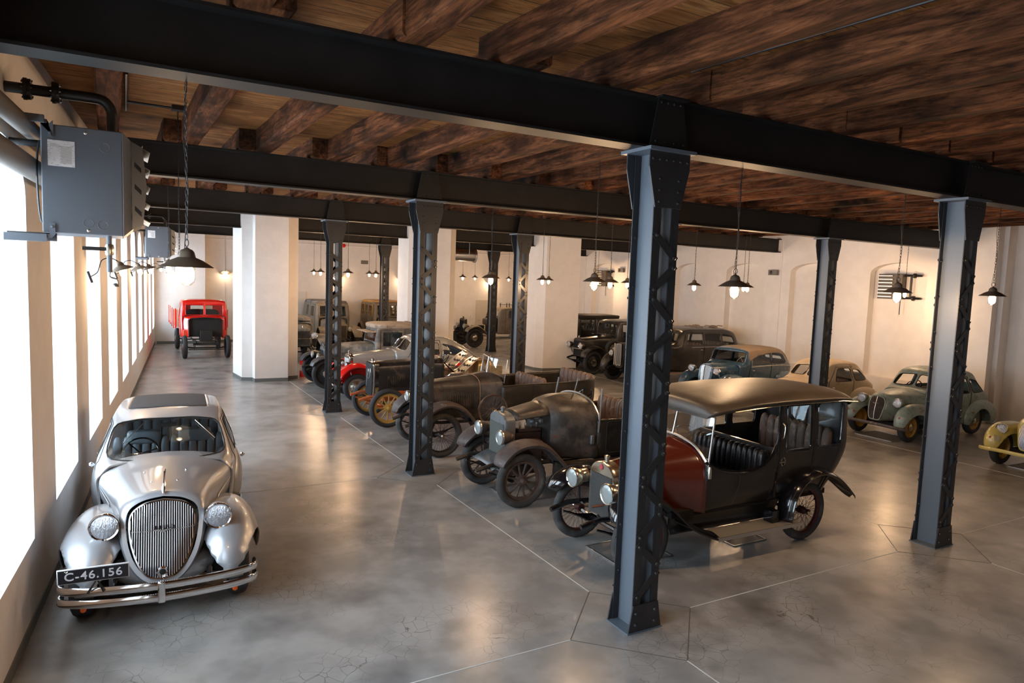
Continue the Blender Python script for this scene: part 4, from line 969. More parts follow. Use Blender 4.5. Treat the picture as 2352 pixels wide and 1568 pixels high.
# ---------------------------------------------------------------- vintage tourers
def tub(t, st, mat, name='body_tub', solid=.03, rim=None):
    ob(name, loft(st, .08, 4, half=True, cap0=False), mat, t, solid=solid)
    if rim:
        for s in (-1, 1): ob('body_rim', tb(crv([(x+(list(p[-1])+[0, 0])[2], s*p[-1][0], p[-1][1]) for x, p in st], 4), .016, 6), rim, t)
def open_tourer():
    t = thing('touring_car', 'rusty grey open touring car with exposed engine, beside the limousine', 'car', (.70, 4.03, 0), math.radians(-1)); B = PT['rustdoor']; Fm = PT['rustfender']
    radiator(t, -.10, .26, .60, 1.30, PT['zinc'], M('dull_core', (.16, .17, .15), .7), cap=PT['zinc'], arch=.13, d=.17, rim=.045, coretop=1.13)
    ob('bonnet_top', loft([(.07, [(.245, 1.19), (.20, 1.27), (.10, 1.30), (0, 1.305)]), (.62, [(.33, 1.26), (.27, 1.36), (.13, 1.41), (0, 1.42)])], .1, 4), PT['rustbrown'], t, solid=.008)
    Cw = [(.62, sec(.36, .62, 1.20, 1.43, .36)), (.72, sec(.45, .62, 1.23, 1.47, .44)), (1.0, sec(.57, .62, 1.22, 1.52, .56)), (1.30, sec(.66, .62, 1.20, 1.52, .65))]
    ob('cowl', loft(Cw, .06, 6, cap0=True), PT['rustbrown'], t, solid=.012)
    ob('cowl_edge', tb(crv([(1.30, y, z) for y, z in ((-.66, 1.16), (-.62, 1.30), (-.4, 1.47), (0, 1.53), (.4, 1.47), (.62, 1.30), (.66, 1.16))], 4), .014, 6), MT['dullmetal'], t)
    h = lambda x, zt, w_: (x, [(w_-.06, .60), (w_-.01, .8), (w_, 1.05), (w_-.01, zt)])
    tub(t, [h(1.28, 1.20, .66), h(1.9, 1.20, .71), h(2.6, 1.22, .73), h(3.1, 1.25, .70), h(3.4, 1.27, .5), h(3.48, 1.27, .12)], B, rim=B)
    for s in (-1, 1):
        ob('door', tb([(x, s*(.70+.012*(x-1.4)), z) for x, z in rp([(1.42, .70), (2.15, .70), (2.15, 1.18), (1.42, 1.18)], .06)], .006, 5, True), MT['dark'], t)
        ob('side_lamp', bx(1.16, min(s*.63, s*.68), .84, 1.22, max(s*.63, s*.68), .98), PT['zinc'], t, bevel=.01)
        ob('windscreen_post', tb([(1.28, s*.68, 1.02), (1.30, s*.67, 1.2), (1.36, s*.62, 1.68)], .014, 6), PT['zinc'], t)
        headlight(t, -.24, s*.37, .99, .105, .22, PT['rustfender'], 'greencream', 'dustglass', [(-.15, s*.37, .9), (-.12, s*.40, .75), (.0, s*.42, .68)])
        ob('side_apron', bx(.6, min(s*.50, s*.74), .40, 2.9, max(s*.50, s*.74), .60), PT['rustbrown'], t)
        ob('inner_mudguard', bx(-.12, min(s*.40, s*.41), .42, .45, max(s*.40, s*.41), .80), Fm, t)
    ob('windscreen_post', tb([(1.30, .05, 1.52), (1.36, .05, 1.74)], .010, 6), PT['zinc'], t)
    bm = nb(); box(bm, .15, -.13, .68, .60, .13, .98); box(bm, .18, -.16, .98, .58, -.02, 1.04); box(bm, .1, -.1, .6, .7, .1, .7)
    ob('engine_block', bm, M('oily_engine', (.05, .03, .025), .5, .3, bump=(20, .3)), t, bevel=.015)
    bm = nb()
    for k in range(4): lathe(bm, [(.012, 0), (.018, .02), (.018, .07), (.006, .09), (0, .09)], 8, T(.24+k*.1, -.09, 1.04))
    ob('spark_plug', bm, MT['dullmetal'], t)['kind'] = 'stuff'
    ob('exhaust_manifold', tb(crv([(.16, -.2, .84), (.35, -.22, .86), (.55, -.22, .82), (.62, -.24, .66), (.66, -.25, .5)], 4), .035, 8), M('rusty_pipe', (.08, .04, .03), .7), t)
    ob('horn', lt([(.065, 0), (.05, .02), (.022, .06), (.02, .11), (.05, .13), (.05, .17), (0, .18)], 20, T(.40, -.17, 1.15) @ Matrix.Rotation(PI/2, 4, 'Y')), PT['zinc'], t)
    chassis(t, -.60, 3.2, .38, .56, PT['rustbrown'], (0, 2.75), .6, .40); ob('front_apron', loft([(-.36, [(.36, .50), (.3, .55), (0, .57)]), (-.06, [(.36, .62), (.3, .68), (0, .70)])], .1, 4), PT['zinc'], t, solid=.008)
    fstrip(t, [(-.40, .66, -.80, -.52), (-.36, .76, -.82, -.46), (-.18, .90, -.82, -.44), (.08, .95, -.82, -.44), (.34, .88, -.82, -.46), (.60, .64, -.82, -.50), (.80, .42, -.82, -.54), (.86, .37, -.82, -.56)], 0, 0, Fm, .05, .04)
    fstrip(t, [(2.25, .40, -.82, -.56), (2.35, .75, -.84, -.58), (2.6, .93, -.85, -.6), (2.9, .93, -.85, -.6), (3.15, .75, -.84, -.6)], 0, 0, Fm, .05, .04)
    wheels4(t, 2.75, .62, 'wood', .40, .125, PT['woodwheel'], tread=1, rub='rubber_grey')
    steering(t, 1.62, .30, 1.36, .21, .75, MT['blackgloss'], 3); bench(t, 1.75, .62, .90, 1.36, MT['leather_old'], 10, .45); bench(t, 2.75, .58, .92, 1.38, MT['leather_old'], 8, .45, name='rear_seat')
    ob('horn_bulb_tube', tb(crv([(1.72, -.55, 1.2), (1.7, -.6, 1.42), (1.78, -.62, 1.5), (1.86, -.6, 1.4), (1.82, -.58, 1.2)], 4), .012, 6), PT['zinc'], t); underbody(t, .6, 3.2, .56, .55, .6)
open_tourer()
def wire_tourer():
    t = thing('touring_car', 'long dark rusty touring car with split glass windscreen and bare spare rim', 'car', (.74, 7.08, 0), math.radians(-1.5)); B = PT['rustdoor']; Fm = PT['rustfender']; R = PT['rustbrown']
    radiator(t, -.14, .27, .62, 1.34, PT['zinc'], MT['dark'], cap=PT['zinc'], arch=.12, d=.14)
    ob('bonnet', loft([(.0, sec(.28, .64, 1.18, 1.33)), (.88, sec(.42, .64, 1.22, 1.40, .41))], .2, 6), R, t); ob('bonnet_strap', tb(crv([(.88, y, z) for y, z in ((-.43, .68), (-.43, 1.2), (-.3, 1.37), (0, 1.41), (.3, 1.37), (.43, 1.2), (.43, .68))], 4), .008, 5), M('strap', (.2, .1, .05), .7), t)
    ob('cowl', loft([(.885, sec(.425, .64, 1.22, 1.405, .415)), (1.28, sec(.60, .64, 1.24, 1.46, .59))], .1, 6), R, t)
    louvres(t, .18, .78, .80, 1.08, lambda x: .28+(x)*.158, 17, R)
    h = lambda x, zt, w_: (x, [(w_-.07, .66), (w_-.01, .85), (w_, 1.1), (w_-.01, zt)])
    tub(t, [h(1.26, 1.24, .61), h(1.8, 1.27, .68), h(2.5, 1.28, .70), h(3.1, 1.30, .68), h(3.42, 1.33, .55), h(3.55, 1.34, .3), h(3.58, 1.34, .05)], B, rim=B)
    for s in (-1, 1):
        for x in (1.9, 2.35): ob('door_seam', tb([(x, s*(.685+.01*(x-1.9)), 1.26), (x, s*(.70+.01*(x-1.9)), .9), (x, s*(.66), .68)], .004, 4), MT['dark'], t)
        headlight(t, -.3, s*.36, .98, .10, .2, Fm, 'greencream', 'dustglass', [(-.2, s*.37, .9), (-.12, s*.40, .75), (.0, s*.42, .68)])
    for y0, y1, yw in ((-.56, -.02, 0), (.02, .5, 1)):
        bm = nb(); dx = -.22 if yw == 0 else .0
        bm.faces.new([bm.verts.new(v) for v in ((1.20+(0 if abs(y0) < .1 else .12), y0, 1.44 if abs(y0) < .1 else 1.3), (1.20+(0 if abs(y1) < .1 else .12), y1, 1.44 if abs(y1) < .1 else 1.38), (1.26+(0 if abs(y1) < .1 else .12), y1, 1.74), (1.26+(0 if abs(y0) < .1 else .12), y0, 1.74))])
        o = ob('windscreen', bm, glass_mat('reflecting_glass', (.8, .85, .9), .35), t, smooth=False); vs = [v.co.copy() for v in o.data.vertices]; ob('windscreen_frame', tb(vs, .010, 6, True), MT['dullmetal'], o)
    chassis(t, -.58, 3.3, .4, .58, R, (0, 2.9), .64, .41)
    fstrip(t, [(-.44, .60, -.86, -.58), (-.38, .76, -.88, -.50), (-.18, .92, -.88, -.46), (.10, .98, -.88, -.46), (.38, .88, -.88, -.46), (.60, .66, -.88, -.48), (.72, .48, -.88, -.52)], 0, 0, Fm, .055, .035)
    fstrip(t, [(2.5, .5, -.86, -.6), (2.6, .8, -.88, -.6), (2.9, .96, -.88, -.6), (3.2, .85, -.88, -.6), (3.35, .65, -.86, -.62)], 0, 0, Fm, .05, .03)
    wheels4(t, 2.9, .67, 'wire', .41, .14, R, rub='rubber_grey'); wheel(t, .98, -.80, 'wire', .33, .06, PT['woodwheel'], tyre=False, rr=.29, spare=True, z=.84)
    for s in (-1, 1): ob('running_board', bx(.7, min(s*.55, s*.86), .36, 2.55, max(s*.55, s*.86), .39), R, t)
    bench(t, 1.75, .58, .95, 1.36, MT['leather_old'], 8, .45); o = bench(t, 2.85, .58, .95, 1.42, MT['leather_old'], 7, .45, name='rear_seat'); underbody(t, .6, 3.3, .56, .6, .66)
wire_tourer()
def chassis_car():
    t = thing('rolling_chassis_car', 'bodiless chassis with ochre wheels, chrome radiator and drilled aluminium bucket seats', 'car', (.67, 9.80, 0), math.radians(-1)); K = M('black_bonnet', (.018, .016, .015), .3, 0, .2, blot=[((.14, .09, .06), 2.2, .52, .70, .7)])
    radiator(t, -.22, .25, .60, 1.36, MT['chrome'], MT['black'], cap=MT['chrome'], arch=.06, d=.14, rim=.022, coretop=1.32)
    bm = nb(); tube(bm, crv([(-.245, .16, .80), (-.245, .10, .95), (-.245, .08, 1.15), (-.245, .02, 1.2), (-.245, 0, 1.1), (-.245, .10, 1.02), (-.245, -.02, .98), (-.245, -.08, 1.1), (-.245, -.12, 1.22), (-.245, -.14, 1.1), (-.245, -.06, 1.0)], 5), .006, 5); ob('radiator_script', bm, MT['dullmetal'], t)
    ob('bonnet', loft([(-.08, sec(.25, .72, 1.22, 1.36)), (1.05, sec(.36, .72, 1.27, 1.44))], .2, 6), K, t); louvres(t, .1, .9, .80, 1.05, lambda x: .256+(x+.08)*.098, 20, K)
    ob('scuttle', loft([(1.055, sec(.365, .66, 1.27, 1.445)), (1.38, sec(.46, .66, 1.28, 1.46))], .1, 6), K, t, solid=.01)
    chassis(t, -.55, 3.0, .38, .60, PT['orangechassis'], (0, 2.8), .62, .42)
    ob('engine_pan', bx(0, -.3, .50, 1.1, .3, .72), PT['orangechassis'], t)
    wheels4(t, 2.8, .68, 'wood', .42, .14, PT['yellowwheel']); steering(t, 1.42, -.22, 1.36, .2, .75, MT['blackgloss'], 3); ob('floor_board', bx(1.1, -.4, .64, 2.9, .4, .66), PT['orangechassis'], t)
    for y, nm in ((-.30, 0), (.28, 1)):
        for part in ('bucket_seat',):
            bm = nb(); pts = []
            base = [(0, .04), (.04, 0), (.2, -.02), (.34, .04), (.50, .20), (.66, .38), (.80, .50)]; c = crv([(x, 0, z) for x, z in base], 4); rows = []
            for i, p in enumerate(c):
                u = i/(len(c)-1); wv = .23*(1-.35*max(0, u-.8)/.2); lip = .10*math.sin(min(1, u*1.6)*PI)+.03; row = []
                for k in range(13):
                    s = -1+2*k/12; tx = (c[min(i+1, len(c)-1)]-c[max(i-1, 0)]).normalized(); nn = Vector((-tx.z, 0, tx.x)); row.append(bm.verts.new(Vector((p.x, s*wv, p.z))+nn*(lip*abs(s)**3*1.3)))
                rows.append(row)
            for A, B_ in zip(rows, rows[1:]):
                for k in range(12): bm.faces.new((A[k], B_[k], B_[k+1], A[k+1]))
            o = ob('bucket_seat', bm, MT['dullmetal'], t, solid=.006, loc=(1.38, y, 1.0 if nm == 0 else 1.05), rot=(0, .05, 0)); o.scale = (1.1, 1.15, .95)
            h = nb()
            for i in range(3, len(c)-2, 3):
                p = c[i]; tx = (c[i+1]-c[i-1]).normalized(); nn = Vector((-tx.z, 0, tx.x))
                for s in (-.62, 0, .62):
                    q = p+Vector((0, s*.21, 0))+nn*(.012+.05*abs(s)**3); mt = Matrix.Translation(q) @ nn.to_track_quat('Z', 'Y').to_matrix().to_4x4(); lathe(h, [(.030, 0), (.030, .004), (0, .004)], 14, mt)
            ob('lightening_hole', h, MT['dark'], o)['kind'] = 'stuff'
    ob('fuel_tank', pad(2.22, -.46, .86, 2.62, .46, 1.36, 0, p=7), PT['brass'], t); ob('tank_strap', tb(crv([(2.2, -.2, .9), (2.22, -.2, 1.36), (2.42, -.2, 1.385), (2.64, -.2, 1.34)], 3), .01, 4), PT['brass'], t)
    bm = nb(); tube(bm, crv([(2.5, -.3, 1.30), (2.7, -.1, 1.4), (2.9, .2, 1.34), (3.0, .45, 1.36)], 4), .012, 6); box(bm, 2.62, -.4, .95, 2.9, .4, 1.22); ob('rear_frame', bm, PT['brass'], t)
chassis_car()
# ---------------------------------------------------------------- streamlined red and grey coupe
def coupe():
    t = thing('coupe_car', 'grey streamlined coupe with bright red mudguards, behind the ochre-wheeled chassis', 'car', (.95, 12.95, 0), math.radians(-1)); t.scale = (1.06, 1, 1.03); G = PT['greypaint']; R = MT['red']
    cb = lambda x, wb, zl, wr, zr, zt: (x, cabs(wb-.05, .42, wb, zl, wr, zr, zt))
    body(t, [cb(1.0, .50, 1.05, .47, 1.16, 1.24), cb(1.18, .58, 1.08, .52, 1.20, 1.27), cb(1.45, .66, 1.09, .50, 1.48, 1.56), cb(1.8, .68, 1.09, .52, 1.54, 1.64), cb(2.3, .69, 1.08, .51, 1.50, 1.60), cb(2.9, .66, 1.02, .42, 1.24, 1.36), cb(3.3, .55, .92, .34, 1.0, 1.10), cb(3.6, .4, .78, .22, .80, .86), cb(3.72, .25, .62, .12, .64, .68)], G,
         ws=[([(-.52, 1.25), (-.02, 1.28), (-.02, 1.52), (-.47, 1.48)], .05), ([(.02, 1.28), (.52, 1.25), (.47, 1.48), (.02, 1.52)], .05)], sides=[([(1.48, 1.14), (2.12, 1.14), (2.12, 1.44), (1.6, 1.47)], .04), ([(2.22, 1.14), (2.92, 1.10), (2.85, 1.2), (2.5, 1.36), (2.22, 1.42)], .04)], doors=[[(1.3, .5), (2.17, .5), (2.17, 1.5), (1.56, 1.5), (1.3, 1.1)]], trim=MT['chrome'], hand=(2.05, 1.0))
    ob('bonnet', loft([(-.02, sec(.25, .50, 1.02, 1.13)), (.35, sec(.31, .5, 1.06, 1.19)), (1.06, sec(.48, .46, 1.12, 1.25, .47))], .1, 6), G, t); louvres(t, .35, .95, .75, .98, lambda x: .315+(x-.35)*.235, 14, G)
    radiator(t, -.10, .235, .48, 1.15, MT['chrome'], MT['dullmetal'], cap=MT['chrome'], arch=.10, d=.10, rim=.03, emblem=MT['chrome'])
    for s in (-1, 1): headlight(t, -.20, s*.34, .86, .105, .2, MT['chrome'], stalk=[(-.12, s*.34, .78), (-.08, s*.36, .62)])
    fstrip(t, [(-.48, .50, -.72, -.36), (-.42, .64, -.74, -.32), (-.25, .82, -.75, -.30), (0, .89, -.75, -.30), (.26, .82, -.75, -.32), (.48, .58, -.75, -.38), (.62, .40, -.75, -.42), (.9, .33, -.75, -.45)], 0, 0, R, .07, .03)
    fstrip(t, [(2.05, .36, -.75, -.48), (2.2, .66, -.76, -.5), (2.45, .84, -.76, -.5), (2.75, .82, -.75, -.5), (3.1, .60, -.70, -.46), (3.4, .42, -.62, -.4)], 0, 0, R, .07, .03)
    for s in (-1, 1):
        ob('running_board', bx(.8, min(s*.45, s*.75), .30, 2.15, max(s*.45, s*.75), .34), R, t); ob('sill', bx(.2, min(s*.44, s*.60), .36, 3.2, max(s*.44, s*.60), .47), R, t); ob('inner_mudguard', bx(-.30, min(s*.25, s*.32), .42, .4, max(s*.25, s*.32), .84), R, t)
    bumper(t, [(-.50, -.5, .38), (-.55, 0, .40), (-.50, .5, .38)], .012, MT['chrome'], 'bumper'); chassis(t, -.45, 3, .3, .48, MT['black'], (0, 2.5), .56, .34)
    wheels4(t, 2.5, .60, 'disc', .345, .15, MT['galv']); ob('seat', pad(1.9, -.5, .7, 2.1, .5, 1.12, 0), M('red_leather', (.2, .015, .015), .5), t); ob('dashboard', bx(1.2, -.5, .95, 1.35, .5, 1.14), M('red_dash', (.2, .015, .015), .5), t)
coupe()
def dusty_pickup():
    t = thing('cab_car', 'dust-covered grey cab car with sun visor, farthest of the near row', 'car', (.72, 15.15, 0), math.radians(-1)); D = PT['dustgrey']
    radiator(t, -.0, .24, .55, 1.16, PT['zinc'], MT['dark'], cap=PT['zinc'], arch=.1, d=.1)
    ob('bonnet', loft([(.1, sec(.25, .56, 1.06, 1.18)), (1.0, sec(.42, .56, 1.12, 1.27, .41)), (1.42, sec(.62, .56, 1.12, 1.28, .6))], .15, 6), D, t); louvres(t, .35, .9, .74, 1.0, lambda x: .30+(x-.35)*.18, 14, D)
    cb = lambda x, wb, zl, wr, zr, zt: (x, cabs(wb-.04, .52, wb, zl, wr, zr, zt))
    body(t, [cb(1.40, .62, 1.08, .58, 1.2, 1.29), cb(1.50, .66, 1.09, .62, 1.66, 1.74), cb(2.1, .68, 1.09, .64, 1.70, 1.80), cb(2.62, .66, 1.08, .62, 1.68, 1.76), cb(2.7, .62, 1.05, .58, 1.6, 1.68)], D, ws=[([(-.54, 1.31), (.54, 1.31), (.54, 1.62), (-.54, 1.62)], .03)], rear=[([(-.3, 1.3), (.3, 1.3), (.3, 1.55), (-.3, 1.55)], .05)],
         sides=[([(1.62, 1.18), (2.22, 1.18), (2.22, 1.60), (1.62, 1.60)], .04)], doors=[[(1.56, .56), (2.3, .56), (2.3, 1.66), (1.56, 1.66)]], handle=None, glass='carglass', trim=D)
    ob('roof_cloth', pad(1.38, -.68, 1.66, 2.78, .68, 1.86, 0, p=4), PT['dustroof'], t); ob('sun_visor', bx(1.18, -.56, 1.58, 1.48, .56, 1.60), PT['dustroof'], t, rot=(0, 0, 0)); ob('rear_panel', bx(2.7, -.62, .7, 2.82, .62, 1.85), D, t, bevel=.03)
    for s in (-1, 1): headlight(t, -.20, s*.36, .88, .10, .2, MT['black'], 'greencream', 'dustglass', [(-.1, s*.36, .8), (0, s*.4, .6)])
    Fk = M('dark_grey_mudguard', (.05, .055, .06), .35, .3, blot=[((.16, .15, .14), 4, .5, .7, .7)])
    fstrip(t, [(-.45, .66, -.84, -.56), (-.36, .80, -.86, -.50), (-.10, .90, -.86, -.48), (.15, .84, -.86, -.48), (.4, .6, -.86, -.5), (.6, .4, -.86, -.52)], 0, 0, Fk, .05, .03); chassis(t, -.5, 3.4, .36, .54, MT['black'], (0, 2.6), .64, .42)
    wheels4(t, 2.7, .68, 'disc', .43, .14, MT['black']); ob('front_panel', bx(-.1, -.5, .3, -.02, .5, .7), MT['black'], t); bench(t, 1.9, .5, .9, 1.35, MT['leather_old'], 6, .4); underbody(t, .4, 2.8, .5, .48, .54)
dusty_pickup()
# ---------------------------------------------------------------- boxy dark saloons in the right-hand row
def boxy(loc, label, rz=0, lens='lens', top=None, L=2.75, top_z=1.93, paint='darkcar', spare=True, rear=True):
    t = thing('saloon_car', label, 'car', loc, rz); D = PT[paint]; z = top_z
    radiator(t, -.22, .25, .60, 1.27, D, MT['black'], cap=MT['nickel'], arch=.1, d=.12, rim=.03); ob('bonnet', loft([(-.1, sec(.25, .6, 1.14, 1.26)), (.98, sec(.42, .6, 1.20, 1.34, .41)), (1.1, sec(.60, .6, 1.2, 1.35, .58))], .15, 6), D, t); louvres(t, .1, .8, .78, 1.05, lambda x: .262+(x+.1)*.157, 16, D)
    cb = lambda x, wb, zl, wr, zr, zt: (x, cabs(wb-.05, .55, wb, zl, wr, zr, zt))
    body(t, [cb(1.06, .60, 1.2, .57, 1.28, 1.36), cb(1.18, .66, 1.21, .64, z-.14, z-.05), cb(1.7, .70, 1.22, .67, z-.1, z), cb(2.8, .70, 1.22, .67, z-.1, z), cb(3.3, .66, 1.2, .62, z-.16, z-.05), cb(3.42, .55, 1.15, .5, z-.3, z-.2)], D, ws=[([(-.56, 1.38), (.56, 1.38), (.56, z-.16), (-.56, z-.16)], .03)], rear=[([(-.3, 1.4), (.3, 1.4), (.3, z-.25), (-.3, z-.25)], .05)],
         sides=[([(1.3, 1.30), (1.95, 1.30), (1.95, z-.16), (1.3, z-.16)], .03), ([(2.05, 1.30), (2.7, 1.30), (2.7, z-.16), (2.05, z-.16)], .03), ([(2.8, 1.32), (3.1, 1.32), (3.1, z-.18), (2.8, z-.18)], .04)], doors=[[(1.26, .62), (2.0, .62), (2.0, z-.12), (1.26, z-.12)]], trim=D, hand=(1.9, 1.18))
    if top: ob('roof_cloth', pad(1.08, -.72, z-.12, 3.4, .72, z+.04, 0, p=5), top, t)
    for s in (-1, 1): headlight(t, -.36, s*.36, 1.0, .115, .22, D, 'nickel', lens, [(-.25, s*.36, .9), (-.15, s*.4, .7)])
    ob('lamp_bar', tb([(-.3, -.5, .88), (-.3, .5, .88)], .012, 6), MT['nickel'], t)
    fstrip(t, [(-.48, .62, -.86, -.58), (-.40, .80, -.88, -.50), (-.16, .94, -.88, -.48), (.12, .98, -.88, -.48), (.40, .84, -.88, -.48), (.66, .54, -.88, -.52), (.9, .40, -.88, -.56)], 0, 0, D, .05, .03)
    fstrip(t, [(2.35, .42, -.86, -.6), (2.5, .78, -.88, -.6), (2.8, .96, -.88, -.6), (3.15, .85, -.88, -.6), (3.4, .6, -.86, -.6)], 0, 0, D, .05, .03); 
    if spare: wheel(t, .80, -.80, 'disc', .38, .13, MT['black'], spare=True, z=.88)
    wheels4(t, L, .68, 'disc', .42, .15, MT['black']); chassis(t, -.42, 3.2, .36, .55, MT['black'], (0, L), .6, .42); 
    for s in (-1, 1): ob('running_board', bx(.8, min(s*.55, s*.86), .36, 2.4, max(s*.55, s*.86), .39), MT['black'], t)
    bench(t, 1.85, .55, 1.0, 1.42, MT['leather'], 6, .4); steering(t, 1.5, .25, 1.38, .2); underbody(t, .4, 3.2, .55, .5, .56); return t
boxy((10.25, 15.55, 0), 'dark dusty saloon with spare wheel, right beside the third white pier', math.radians(1))
c = boxy((10.6, 18.7, 0), 'black car with closed cloth hood, behind the dark saloon by the white pier', 0, top=M('black_hood_cloth', (.03, .022, .016), .7), top_z=1.9, spare=False)
c = boxy((11.3, 21.3, 0), 'small dark car with chrome bumper showing one headlight behind a far column', 0, spare=False, top_z=1.6)
c = boxy((1.35, 20.6, 0), 'dusty grey car half hidden behind the first white pier', math.radians(90), paint='dustgrey', top_z=1.6, spare=False)
def long_limo():
    t = thing('limousine_car', 'long black limousine with a v-shaped grille and torn roof, behind the nearest column', 'car', (10.25, 13.0, 0), 0); D = PT['darkcar']
    cb = lambda x, wb, zl, wr, zr, zt: (x, cabs(wb-.04, .42, wb, zl, wr, zr, zt))
    body(t, [cb(1.3, .62, 1.16, .58, 1.25, 1.32), cb(1.5, .72, 1.18, .66, 1.3, 1.36), cb(1.85, .78, 1.2, .66, 1.70, 1.80), cb(2.4, .80, 1.2, .68, 1.76, 1.87), cb(3.6, .80, 1.2, .68, 1.76, 1.86), cb(4.2, .77, 1.18, .62, 1.66, 1.76), cb(4.5, .68, 1.12, .5, 1.48, 1.56), cb(4.62, .5, .95, .36, 1.15, 1.2)], D,
         ws=[([(-.6, 1.38), (-.02, 1.38), (-.02, 1.68), (-.56, 1.66)], .04), ([(.02, 1.38), (.6, 1.38), (.56, 1.66), (.02, 1.68)], .04)], sides=[([(1.9, 1.28), (2.65, 1.28), (2.65, 1.66), (2.02, 1.66)], .05), ([(2.75, 1.28), (3.5, 1.28), (3.5, 1.66), (2.75, 1.66)], .04), ([(3.58, 1.28), (4.15, 1.28), (4.2, 1.36), (4.1, 1.6), (3.58, 1.66)], .08)],
         rear=[([(-.35, 1.3), (.35, 1.3), (.3, 1.5), (-.3, 1.5)], .06)], doors=[[(1.75, .46), (2.7, .46), (2.7, 1.7), (1.95, 1.7), (1.75, 1.2)]], trim=PT['darkcar'], hand=(2.6, 1.12))
    ob('bonnet', loft([(-.34, [(0, .50, -.0), (.20, .56, .02), (.25, .9, .04), (.25, 1.2, .06), (.14, 1.3, .04), (0, 1.33, 0)]), (.5, [(0, .5), (.34, .56), (.38, .9), (.36, 1.2), (.2, 1.32), (0, 1.36)]), (1.4, [(0, .5), (.58, .56), (.62, .9), (.58, 1.22), (.32, 1.34), (0, 1.38)])], .15, 5, cap0=True), D, t)
    for s in (-1, 1):
        before = set(t.children); g = grille(t, [(0, .62), (.085, .64), (.085, 1.24), (.06, 1.29), (0, 1.30)], lambda y, z: 0, 9, MT['dullmetal'], MT['dark'], MT['dullmetal'], .004, .01); 
        for o in set(t.children)-before: o.rotation_euler = (0, 0, s*.5); o.location = (-.42, -s*.10, 0)
        headlight(t, -.25, s*.5, .95, .11, .2, D, 'nickel', 'lens', [(-.15, s*.5, .85), (-.1, s*.45, .7)])
    fblob(t, .1, .70, .44, .62, 1.1, .22, .54, .3, D, bottom=.3, arch=(.0, .3, .44)); fblob(t, 3.4, .74, .44, .58, .9, .19, .52, .3, D, bottom=.3, arch=(3.4, .3, .42)); wheels4(t, 3.4, .68, 'disc', .41, .16, MT['black'])
    for s in (-1, 1): ob('running_board', bx(.9, min(s*.6, s*.88), .34, 2.95, max(s*.6, s*.88), .38), PT['bluetop'], t); ob('side_moulding', tb([(1.4, s*.72, 1.19), (2.4, s*.812, 1.215), (3.6, s*.812, 1.215), (4.3, s*.76, 1.19)], .008, 5), MT['dullmetal'], t)
    R = random.Random(3); bm = nb()
    for k in range(14):
        x = 2.0+R.random()*2; y = R.uniform(-.5, .5); tube(bm, [(x, y, 1.86), (x+.15, y+.08, 1.89), (x+.3, y, 1.87)], .014, 4)
    ob('roof_debris', bm, PT['bluetop'], t)['kind'] = 'stuff'
    bench(t, 2.3, .6, .85, 1.32, MT['leather_old'], 8, .45); bench(t, 3.6, .6, .85, 1.32, MT['leather_old'], 8, .45, name='rear_seat'); steering(t, 1.95, .3, 1.3, .2); chassis(t, -.5, 4, .38, .5, MT['black'], (0, 3.4), .6, .4); underbody(t, .3, 4.3, .6, .38, .44)
long_limo()
